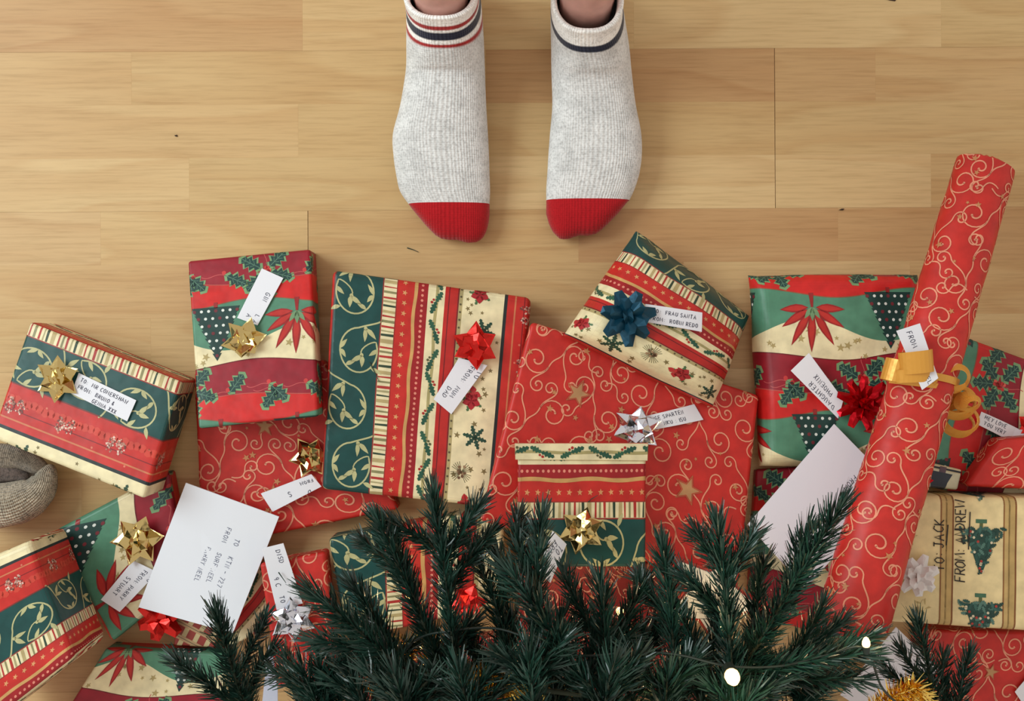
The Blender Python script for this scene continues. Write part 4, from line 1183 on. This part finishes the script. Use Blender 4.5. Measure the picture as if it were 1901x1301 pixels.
    # curled ends beside the tube: flat spirals seen from above
    def curl(cx, cy, r0, r1, turns, z0, drift, w, a0, tiltx):
        c = P(cx, cy, z0); pts = []; n = int(turns * 26)
        for i in range(n + 1):
            f = i / n; a = a0 + f * turns * 2 * PI
            r = (r0 + (r1 - r0) * f) * .00055
            pts.append(c + Vector((r * math.cos(a) + drift[0] * f * .00055, r * .9 * math.sin(a) - drift[1] * f * .00055, .006 * math.sin(a + tiltx) + drift[2] * f)))
        strip('curled_ribbon', pts, w, lambda i: (-.62 * math.cos(a0 + i / n * turns * 2 * PI), -.62 * math.sin(a0 + i / n * turns * 2 * PI), .8), band)
    curl(1768, 704, 26, 22, 1.3, .122, (4, -4, .01), .0095, 3.6, .4)
    curl(1776, 738, 32, 26, 2.2, .108, (12, 22, -.012), .0075, 2.4, 1.2)
    curl(1786, 770, 34, 24, 2.4, .098, (4, 24, -.02), .0075, 1.0, 2.0)
    curl(1792, 744, 16, 14, 1.5, .112, (8, 8, .008), .009, .4, .6)
    for (a, b, c_, d) in (((1736, 712), (1752, 690), (1748, 676), .142), ((1736, 712), (1742, 750), (1756, 790), .136), ((1736, 712), (1760, 720), (1786, 722), .138), ((1652, 706), (1700, 712), (1740, 716), .148), ((1716, 668), (1728, 690), (1738, 712), .152)):
        pts = [P(*[(1 - t) ** 2 * a[k] + 2 * t * (1 - t) * b[k] + t * t * c_[k] for k in (0, 1)], d - .02 * t * (c_[0] > 1744)) for t in np.linspace(0, 1, 9)]
        strip('ribbon_tail', pts, .0055, lambda i: (.3, 1, .5), band)
    # white tag slipped under the ribbon, lying on the upper curve of the tube
    t0 = note('gift_tag', root, [(1664, 614), (1708, 600), (1742, 702), (1712, 724)], [.152, .148, .158, .160], [('FROM JACK & ELLA', 14, 8, 8.5, 1.55)], label='white tag under the ribbon')
    return root
tube()
bow(GIFTS['topiary']['root'], 1700, 1067, .0875, 40, WHITEBOW, 'white satin bow', tiers=((7, 1.0, 10), (6, .82, 38), (2, .5, 66)), rot=.2, seed=15, blunt=.16, wide=.32)
def add_names():
    """TO: JACK / FROM: ANDREW in black pen, laid on the cream gift as thin strokes of ink"""
    pol = []
    write('TO: JACK', 0, 0, 18, -PI / 2, C(40, 34, 30), pol, 0, w=2.2, seed=4, sp=.2)
    ribbon([(5, -48), (8, -86)], 2.2, C(40, 34, 30), 0, pol)
    p2 = []
    write('FROM: ANDREW', 0, 0, 19, -PI / 2, C(40, 34, 30), p2, 0, w=2.4, seed=5, sp=.16)
    ribbon([(6, -60), (9, -130)], 2.2, C(40, 34, 30), 0, p2)
    V, F = [], []
    for pl, (ox, oy) in ((pol, (1752, 1060)), (p2, (1792, 1080))):
        for poly, c, l in pl:
            k = len(V)
            for x, y in poly:
                px, py = ox + x, oy + y
                V.append(tuple(P(px, py, zplane('topiary', px, py) + .0017)))
            A = sum(V[k + t][0] * V[k + (t + 1) % len(poly)][1] - V[k + (t + 1) % len(poly)][0] * V[k + t][1] for t in range(len(poly)))
            F.append(tuple(range(k, k + len(poly))) if A > 0 else tuple(range(k, k + len(poly)))[::-1])
    mesh_obj('handwriting', V, F, NOTE, R11, colors=[C(40, 34, 30)] * len(V))
add_names()

# ------------------------------------------------------------------ knitted slipper at the edge
def slipper():
    c = P(10, 900, 0)
    root = thing('knitted_slipper', (c.x, c.y, 0), 'taupe knitted slipper with a soft folded opening, poking in beside the striped gift box', 'slipper')
    nu, nv = 64, 28
    V, U = [], []
    for j in range(nv + 1):
        ph = PI * (j / nv)
        for i in range(nu):
            th = 2 * PI * i / nu
            x = math.sin(ph) * math.cos(th); y = math.sin(ph) * math.sin(th); zz = math.cos(ph)
            px, py, pz = x * .052, y * .040, zz * .019 + .019
            if zz > 0: pz -= .010 * math.exp(-((px - .01) / .03) ** 2 - ((py - .008) / .018) ** 2)
            q = Vector((px, py, pz)) * 30
            px += .003 * mnoise.noise(q); py += .003 * mnoise.noise(q + Vector((4, 4, 4)))
            V.append((c.x + px, c.y + py, max(pz, .0008))); U.append((i / nu, ph * .05))
    F = [(j * nu + i, (j + 1) * nu + i, (j + 1) * nu + (i + 1) % nu, j * nu + (i + 1) % nu) for j in range(nv) for i in range(nu)]
    mesh_obj('upper', V, F, TAUPE, root, colors=[C(150, 132, 116)] * len(V), smooth=True, uvs=U)
    def roll(name, ctrl, col):
        pts = [np.array(tuple(P(x, y, z)) + (r,)) for x, y, z, r in ctrl]; path = []
        for i in range(len(pts) - 1):
            p0, p1, p2, p3 = pts[max(i - 1, 0)], pts[i], pts[i + 1], pts[min(i + 2, len(pts) - 1)]
            for q in range(8):
                t = q / 8; path.append(.5 * ((2 * p1) + (-p0 + p2) * t + (2 * p0 - 5 * p1 + 4 * p2 - p3) * t * t + (-p0 + 3 * p1 - 3 * p2 + p3) * t**3))
        path.append(pts[-1]); V, F, U = [], [], []; n = 28; m = len(path)
        for i, p in enumerate(path):
            t = Vector(path[min(i + 1, m - 1)][:3] - path[max(i - 1, 0)][:3]).normalized()
            sd = t.cross(Vector((0, 0, 1))).normalized(); up = sd.cross(t)
            e = math.sin(PI * min(1, (min(i, m - 1 - i) + .35) / 4) / 2)
            for q in range(n):
                a = 2 * PI * q / n
                w = Vector(p[:3]) + (sd * math.cos(a) * 1.1 + up * math.sin(a)) * (p[3] * e)
                w += Vector((mnoise.noise(w * 55), mnoise.noise(w * 55 + Vector((3, 3, 3))), mnoise.noise(w * 55 + Vector((7, 7, 7))))) * .0018
                w.z = max(w.z, .001)
                V.append(tuple(w)); U.append((q / n, i * .004))
        F = [(i * n + q, i * n + (q + 1) % n, (i + 1) * n + (q + 1) % n, (i + 1) * n + q) for i in range(m - 1) for q in range(n)] + [tuple(range(n))[::-1], tuple(range((m - 1) * n, m * n))]
        mesh_obj(name, V, F, TAUPE, root, colors=[col] * len(V), smooth=True, uvs=U)
    roll('cuff', [(-60, 930, .030, .020), (-10, 938, .034, .0225), (36, 932, .034, .021), (70, 912, .030, .017), (84, 884, .026, .012), (78, 866, .024, .008)], C(186, 172, 152))
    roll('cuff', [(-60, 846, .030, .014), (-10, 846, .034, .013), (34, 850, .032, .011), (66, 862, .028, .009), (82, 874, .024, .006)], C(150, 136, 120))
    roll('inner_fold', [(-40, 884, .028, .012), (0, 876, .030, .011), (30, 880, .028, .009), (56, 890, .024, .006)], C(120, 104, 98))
    return root
slipper()

# ------------------------------------------------------------------ the fir tree
NEEDLE = simple('fir_needle_green', C(26, 54, 45), .3, 30, .5, 1.7)
STEM = simple('fir_stem', C(52, 58, 42), .8, 60)
BARK = simple('trunk_brown', C(74, 56, 42), .9, 40, .7, 1.2, .4)
trunk = P(1000, 1760, 0)
tree = thing('christmas_tree', (trunk.x, trunk.y, 0), 'dark green artificial fir tree spreading its needled branches over the gifts', 'tree')
def cone_mesh(name, A, B, ra, rb, n, mat, parent):
    A, B = Vector(A), Vector(B); d = (B - A).normalized(); s = d.orthogonal().normalized(); t = d.cross(s)
    V = [tuple(A + (s * math.cos(2 * PI * q / n) + t * math.sin(2 * PI * q / n)) * ra) for q in range(n)] + [tuple(B + (s * math.cos(2 * PI * q / n) + t * math.sin(2 * PI * q / n)) * rb) for q in range(n)]
    F = [(q, (q + 1) % n, n + (q + 1) % n, n + q) for q in range(n)] + [tuple(range(n))[::-1], tuple(range(n, 2 * n))]
    return mesh_obj(name, V, F, mat, parent)
cone_mesh('trunk', (trunk.x, trunk.y, .02), (trunk.x, trunk.y, 1.7), .022, .008, 12, BARK, tree)
for q in range(3):
    a = q * 2.094 + .3
    cone_mesh('stand_leg', (trunk.x, trunk.y, .06), (trunk.x + .2 * math.cos(a), trunk.y + .2 * math.sin(a), .006), .008, .006, 8, simple('stand_green', C(40, 70, 50), .5), tree)

def needles(path, n, length, spread, r, tipfan=True, cover=(0, 1)):
    """needle strips all round a stem; path: (m,3) points"""
    path = np.asarray(path); m = len(path)
    seg = np.linalg.norm(np.diff(path, axis=0), axis=1); cum = np.concatenate([[0], np.cumsum(seg)])
    f = cover[0] + (cover[1] - cover[0]) * (np.arange(n) + r.random(n)) / n
    s = f * cum[-1]
    p = np.stack([np.interp(s, cum, path[:, k]) for k in range(3)], 1)
    s2 = np.minimum(s + .004, cum[-1]); s1 = np.maximum(s - .004, 0)
    t = np.stack([np.interp(s2, cum, path[:, k]) - np.interp(s1, cum, path[:, k]) for k in range(3)], 1)
    t /= np.linalg.norm(t, axis=1, keepdims=True) + 1e-12
    ref = np.tile(np.array([0, 0, 1.0]), (n, 1))
    ref[np.abs(t[:, 2]) > .9] = (1, 0, 0)
    a = np.cross(t, ref); a /= np.linalg.norm(a, axis=1, keepdims=True)
    b = np.cross(a, t)
    th = r.random(n) * 2 * np.pi
    rad = a * np.cos(th)[:, None] + b * np.sin(th)[:, None]
    el = np.radians(spread + r.normal(0, 9, n))
    if tipfan: el = el * (1 - .55 * np.clip((f - .86) / .14, 0, 1))
    d = t * np.cos(el)[:, None] + rad * np.sin(el)[:, None]
    d2 = d * .93 + t * .32; d2 /= np.linalg.norm(d2, axis=1, keepdims=True)
    w = np.cross(d, rad + r.normal(0, .5, (n, 3))); w /= np.linalg.norm(w, axis=1, keepdims=True) + 1e-12
    ln = length * r.uniform(.75, 1.12, n)[:, None]
    hw = .00078 * r.uniform(.8, 1.25, n)[:, None]
    q0 = p; q1 = p + d * ln * .55; q2 = q1 + d2 * ln * .45
    V = np.stack([q0 - w * hw * .7, q0 + w * hw * .7, q1 - w * hw, q1 + w * hw, q2 - w * hw * .35, q2 + w * hw * .35], 1)
    return V.reshape(-1, 3)
def needle_faces(count):
    b = np.arange(count)[:, None] * 6
    return np.concatenate([b + np.array([0, 1, 3, 2]), b + np.array([2, 3, 5, 4])], 0).tolist()
def stem_mesh(path, r0, r1, n=5):
    V, F = [], []
    m = len(path)
    for i, p in enumerate(path):
        t = Vector(path[min(i + 1, m - 1)]) - Vector(path[max(i - 1, 0)]); t.normalize()
        s = t.orthogonal().normalized(); u = t.cross(s); rr = r0 + (r1 - r0) * i / (m - 1)
        for q in range(n): V.append(tuple(Vector(p) + (s * math.cos(2 * PI * q / n) + u * math.sin(2 * PI * q / n)) * rr))
    for i in range(m - 1):
        for q in range(n): F.append((i * n + q, i * n + (q + 1) % n, (i + 1) * n + (q + 1) % n, (i + 1) * n + q))
    F.append(tuple(range((m - 1) * n, m * n)))
    return V, F
def curve3(p0, p1, p2, n=12):
    return [tuple((1 - t) ** 2 * np.array(p0) + 2 * t * (1 - t) * np.array(p1) + t * t * np.array(p2)) for t in np.linspace(0, 1, n)]

def branch(sprigs, zr=None, root_z=None, dens=1.0):
    """one branch: a stem from the trunk to the first sprig's foot, sprigs = (foot px, bend px, tip px, z foot, z tip, needle mm)"""
    V, F, NV = [], [], []
    f0 = sprigs[0]
    foot = P(f0[0][0], f0[0][1], f0[3])
    rz = root_z if root_z is not None else f0[3] - .02
    start = (trunk.x, trunk.y, rz)
    main = curve3(start, tuple((Vector(start) + foot) / 2 + Vector((0, 0, .03))), tuple(foot), 8)
    v, f = stem_mesh(main, .004, .0028); V += v; F += f
    NV.append(needles(main[4:], int(160 * dens), .024, 48, rng, False))
    for (a, b, c, za, zc, ln) in sprigs:
        path = curve3(P(*a, za), P(*b, (za + zc) / 2 + .012), P(*c, zc), 14)
        k = len(V)
        v, f = stem_mesh(path, .0024, .0009); V += v; F += [tuple(i + k for i in q) for q in f]
        d = np.linalg.norm(np.diff(np.array(path), axis=0), axis=1).sum()
        NV.append(needles(path, int(dens * d * 3900), ln * .001, 44, rng))
        # link from the stem's end to this sprig's foot
        if a != f0[0]:
            k = len(V); v, f = stem_mesh(curve3(tuple(foot), tuple((foot + P(*a, za)) / 2), tuple(P(*a, za)), 4), .0024, .0024); V += v; F += [tuple(i + k for i in q) for q in f]
    o = mesh_obj('branch', V, F, STEM, tree, smooth=True)
    NVc = np.concatenate(NV)
    nd = mesh_obj('needles', NVc, needle_faces(len(NVc) // 6), NEEDLE, o)
    nd['kind'] = 'stuff'
    return o
S = lambda a, b, c, za, zc, ln=24: (a, b, c, za, zc, ln)
branch([S((470, 1350), (428, 1240), (402, 1142), .14, .20, 25), S((462, 1330), (390, 1270), (325, 1225), .13, .15, 22), S((450, 1300), (480, 1240), (505, 1205), .13, .14, 20), S((436, 1260), (470, 1200), (494, 1142), .13, .13, 16)])
branch([S((800, 1290), (680, 1180), (580, 1100), .26, .30, 26), S((720, 1220), (630, 1190), (585, 1190), .25, .25, 24), S((740, 1240), (700, 1150), (655, 1085), .24, .24, 24)])
branch([S((820, 1250), (770, 1100), (700, 965), .24, .25, 22), S((775, 1120), (740, 1040), (735, 990), .23, .23, 20), S((765, 1090), (700, 1020), (668, 1000), .22, .2, 18)])
branch([S((850, 1260), (830, 1080), (803, 912), .27, .26, 21), S((822, 1050), (860, 980), (893, 932), .26, .25, 21), S((818, 1020), (760, 985), (710, 960), .24, .23, 20), S((830, 1100), (880, 1020), (915, 985), .25, .24, 19)])
branch([S((960, 1290), (935, 1130), (872, 1010), .24, .22, 20), S((930, 1130), (950, 1050), (908, 1010), .23, .21, 18)])
branch([S((1000, 1280), (990, 1100), (1005, 955), .30, .25, 22), S((985, 1080), (950, 1010), (962, 955), .27, .23, 20), S((1080, 1290), (1010, 1130), (938, 1056), .31, .30, 27)])
branch([S((1120, 1300), (1130, 1180), (1112, 1076), .28, .26, 23), S((1125, 1200), (1060, 1120), (1050, 1060), .25, .22, 21), S((1120, 1230), (1170, 1140), (1195, 1080), .24, .22, 21)])
branch([S((1250, 1290), (1255, 1150), (1228, 1012), .26, .24, 22), S((1252, 1160), (1200, 1100), (1185, 1065), .24, .2, 20)])
branch([S((1360, 1300), (1352, 1120), (1332, 970), .30, .27, 24), S((1348, 1080), (1390, 1010), (1402, 985), .28, .26, 22), S((1350, 1150), (1290, 1090), (1266, 1062), .28, .26, 22), S((1345, 1060), (1300, 1000), (1290, 985), .27, .25, 20)])
branch([S((1300, 1310), (1300, 1210), (1262, 1132), .26, .25, 22), S((1310, 1230), (1345, 1170), (1330, 1130), .24, .22, 20)])
branch([S((1370, 1260), (1450, 1120), (1562, 940), .26, .34, 26), S((1400, 1210), (1400, 1110), (1420, 1040), .24, .24, 20), S((1470, 1110), (1470, 1050), (1500, 985), .28, .31, 22)])
branch([S((1330, 1270), (1480, 1220), (1612, 1216), .27, .30, 24), S((1450, 1250), (1540, 1210), (1618, 1180), .26, .28, 22), S((1450, 1260), (1550, 1260), (1600, 1262), .25, .27, 22)])
branch([S((1420, 1290), (1490, 1200), (1528, 1122), .22, .22, 21), S((1460, 1240), (1530, 1180), (1566, 1150), .22, .2, 20)])
branch([S((1740, 1400), (1735, 1260), (1702, 1152), .16, .18, 21), S((1735, 1290), (1690, 1240), (1672, 1200), .15, .15, 16), S((1738, 1310), (1670, 1270), (1640, 1236), .15, .15, 15)], dens=.8)
branch([S((1770, 1400), (1775, 1290), (1800, 1215), .15, .16, 20), S((1765, 1320), (1740, 1270), (1752, 1215), .15, .15, 18)], dens=.8)
branch([S((600, 1420), (560, 1290), (530, 1220), .16, .15, 20), S((620, 1380), (600, 1290), (590, 1215), .2, .2, 22), S((640, 1400), (640, 1310), (620, 1240), .2, .2, 22)])
# the dense lower fans that fill the bottom edge
fr_ = random.Random(5)
for (bx, tx, ty, z_) in ((620, 560, 1240, .2), (700, 640, 1230, .22), (760, 700, 1180, .2), (840, 800, 1180, .22), (900, 870, 1170, .2), (960, 950, 1150, .22), (1020, 1040, 1150, .24), (1090, 1100, 1180, .25), (1160, 1190, 1170, .22), (1230, 1280, 1200, .2), (1290, 1390, 1190, .22), (1350, 1450, 1240, .22), (1400, 1530, 1280, .22), (780, 730, 1250, .3), (900, 850, 1240, .3), (1000, 980, 1200, .32), (1120, 1140, 1230, .32), (1220, 1240, 1250, .3), (1330, 1400, 1290, .3)):
    sp = [S((bx, 1400), ((bx + tx) / 2 + fr_.uniform(-12, 12), (1400 + ty) / 2 - 10), (tx, ty), z_, z_ + .01, 25)]
    for q in range(3):
        f = fr_.uniform(.25, .75); ax_, ay_ = bx + (tx - bx) * f, 1400 + (ty - 1400) * f
        sg = -1 if q % 2 else 1
        sp.append(S((ax_, ay_), (ax_ + sg * 22, ay_ - 40), (ax_ + sg * fr_.uniform(45, 80), ay_ - fr_.uniform(50, 90)), z_, z_ - .01, 23))
    branch(sp, dens=.8)

# ------------------------------------------------------------------ lights, tinsel and a star in the branches
def emission(name, col, strength):
    m = bpy.data.materials.new(name); m.use_nodes = True; nt = m.node_tree
    b = nt.nodes['Principled BSDF']; b.inputs['Base Color'].default_value = col
    b.inputs['Emission Color'].default_value = col; b.inputs['Emission Strength'].default_value = strength
    b.inputs['Roughness'].default_value = .2
    return m
GLOW = emission('warm_bulb', C(255, 196, 120), 5.0)
WIRE = simple('green_wire', C(20, 36, 30), .5)
lights = thing('fairy_lights', tuple(P(1357, 1255, .30)), 'string of warm white fairy lights on dark wire woven through the fir branches', 'lights')
wire_px = [(560, 1310, .2), (700, 1262, .22), (770, 1190, .25), (832, 1172, .27), (930, 1168, .27), (1060, 1215, .29), (1180, 1210, .30), (1262, 1216, .31), (1352, 1236, .32), (1450, 1236, .30), (1540, 1214, .30), (1606, 1204, .31), (1640, 1280, .26), (1700, 1330, .2)]
wp = np.array([tuple(P(*q)) for q in wire_px]); pp = []
for i in range(len(wp) - 1):
    p0, p1, p2, p3 = wp[max(i - 1, 0)], wp[i], wp[i + 1], wp[min(i + 2, len(wp) - 1)]
    for s in range(8):
        t = s / 8; pp.append(tuple(.5 * ((2 * p1) + (-p0 + p2) * t + (2 * p0 - 5 * p1 + 4 * p2 - p3) * t * t + (-p0 + 3 * p1 - 3 * p2 + p3) * t**3)))
v, f = stem_mesh(pp, .0011, .0011, 6)
mesh_obj('wire', v, f, WIRE, lights, smooth=True)
def bulb(px, py, z, d, r, power):
    c = P(px, py, z); d = Vector(d).normalized(); s = d.orthogonal().normalized(); t = d.cross(s)
    prof = [(0, .0), (0, .8), (.35, 1.0), (.9, .95), (1.4, .62), (1.75, .0)]
    n = 12; V = []; F = []
    for a, w in prof:
        for q in range(n): V.append(tuple(c + d * (a * r * 1.6) + (s * math.cos(2 * PI * q / n) + t * math.sin(2 * PI * q / n)) * (w * r + 1e-5)))
    for i in range(len(prof) - 1):
        for q in range(n): F.append((i * n + q, i * n + (q + 1) % n, (i + 1) * n + (q + 1) % n, (i + 1) * n + q))
    b = mesh_obj('bulb', V, F, GLOW, lights, smooth=True)
    base = c - d * (r * 1.8)
    cone_mesh('bulb_socket', base, c + d * (r * .2), r * .8, r * .95, 10, WIRE, b)
    l = bpy.data.lights.new('bulb_light', 'POINT'); l.energy = power; l.color = (1.0, .72, .38); l.shadow_soft_size = r
    lo = bpy.data.objects.new('bulb_light', l); COL.objects.link(lo); lo.location = c + d * (r * 4.5)
bulb(1357, 1250, .345, (0, -.2, 1), .0062, .22)
bulb(1608, 1200, .325, (-.1, .9, .3), .0034, .06)
bulb(786, 1240, .16, (.2, .3, 1), .0042, .05)
bulb(1184, 1252, .19, (0, .3, 1), .0042, .05)
bulb(1150, 1135, .13, (0, .3, 1), .0042, .06)
bulb(1335, 1165, .17, (0, .3, 1), .0042, .08)
bulb(760, 1105, .15, (0, .3, 1), .0036, .035)
bulb(1040, 1150, .10, (0, .3, 1), .0036, .03)

def tinsel(px_list, label):
    pts = np.array([tuple(P(*q)) for q in px_list]); out = []
    for i in range(len(pts) - 1):
        for s in range(12): out.append(pts[i] + (pts[i + 1] - pts[i]) * s / 12)
    path = np.array(out)
    d = np.linalg.norm(np.diff(path, axis=0), axis=1).sum()
    V = needles(path, int(d * 5200), .017, 75, rng, False)
    mid = path.mean(axis=0)
    v, f = stem_mesh([tuple(p) for p in path], .0012, .0012, 5)
    root = mesh_obj('tinsel_garland', v, f, TINSEL, None, origin=tuple(mid))
    props(root, label, 'tinsel')
    o = mesh_obj('foil_strands', V, needle_faces(len(V) // 6), TINSEL, root); o['kind'] = 'stuff'
tinsel([(690, 1290, .17), (720, 1215, .18), (790, 1195, .19), (860, 1250, .2), (930, 1275, .27), (990, 1268, .25), (1060, 1310, .2)], 'gold tinsel garland looping through the darkest fir branches near the bottom edge')
tinsel([(1620, 1330, .2), (1660, 1292, .205), (1700, 1276, .205), (1722, 1330, .18)], 'short gold tinsel tuft beside the white envelope at the bottom edge')

def star_plaque():
    c = P(1322, 1108, .12); k = .00054
    root = thing('star_ornament', tuple(c), 'white star ornament with thin red rim, half hidden behind fir sprigs', 'ornament')
    def pts(r, inner, z0):
        o = []
        for q in range(10):
            a = PI / 2 + .72 + PI * q / 5; rr = (r if q % 2 == 0 else inner) * k
            o.append((c.x + rr * math.cos(a), c.y + rr * math.sin(a), z0))
        return o
    for name, r, inn, z0, z1, m in (('red_rim', 96, 52, .112, .119, simple('ornament_red', C(176, 52, 40), .5)), ('white_face', 88, 46, .1195, .1225, simple('ornament_white', C(226, 220, 206), .6))):
        lo, hi = pts(r, inn, z0), pts(r, inn, z1)
        V = lo + hi + [(c.x, c.y, z1), (c.x, c.y, z0)]
        F = [(q, (q + 1) % 10, 10 + (q + 1) % 10, 10 + q) for q in range(10)] + [(10 + q, 10 + (q + 1) % 10, 20) for q in range(10)] + [((q + 1) % 10, q, 21) for q in range(10)]
        mesh_obj(name, V, F, m, root)
star_plaque()

# ------------------------------------------------------------------ crumbs and loose needles
CRUMB = simple('crumb_brown', C(60, 44, 34), .9)
def crumb(px, py, w, h_, label):
    c = P(px, py, 0); k = .0006
    V, F = [], []
    n = 7
    for (zz, s) in ((.0002, 1), (.0012, .9), (.0018, .4)):
        for q in range(n):
            a = 2 * PI * q / n; j = .8 + .35 * math.sin(q * 2.3 + px)
            V.append((c.x + w * k * s * j * math.cos(a), c.y + h_ * k * s * j * math.sin(a), zz))
    for l in range(2):
        for q in range(n): F.append((l * n + q, l * n + (q + 1) % n, (l + 1) * n + (q + 1) % n, (l + 1) * n + q))
    F += [tuple(range(n))[::-1], tuple(range(2 * n, 3 * n))]
    props(mesh_obj('crumb', V, F, CRUMB, None, origin=tuple(c)), label, 'crumb')
crumb(327, 252, 3, 2.4, 'tiny dark crumb on the pale boards, far from the gifts')
crumb(1653, -2, 12, 5, 'flat dark scrap at the top edge of the floor')
crumb(1563, 389, 6, 2.2, 'small brown speck on a board joint near the red tube')
def loose(px, z, label):
    pts = [tuple(P(x, y, z + .0012)) for x, y in px]
    v, f = stem_mesh(pts, .0007, .0003, 5)
    mid = np.mean(pts, axis=0)
    props(mesh_obj('fir_needle', v, f, NEEDLE, None, origin=tuple(mid)), label, 'needle')
loose([(686, 672), (695, 690), (704, 708)], zplane('big_striped', 695, 690) + .0012, 'loose fir needle on the candy bars of the large striped gift')
loose([(1092, 932), (1098, 926), (1110, 919)], z6(1100, 926) + .0012, 'loose fir needle on the small square gift')
loose([(517, 1062), (524, 1072), (531, 1082)], .0625, 'dark needle lying on the white tag of the silver bow gift')
loose([(756, 460), (766, 463), (777, 468)], 0.0, 'loose needle on bare boards below the feet')
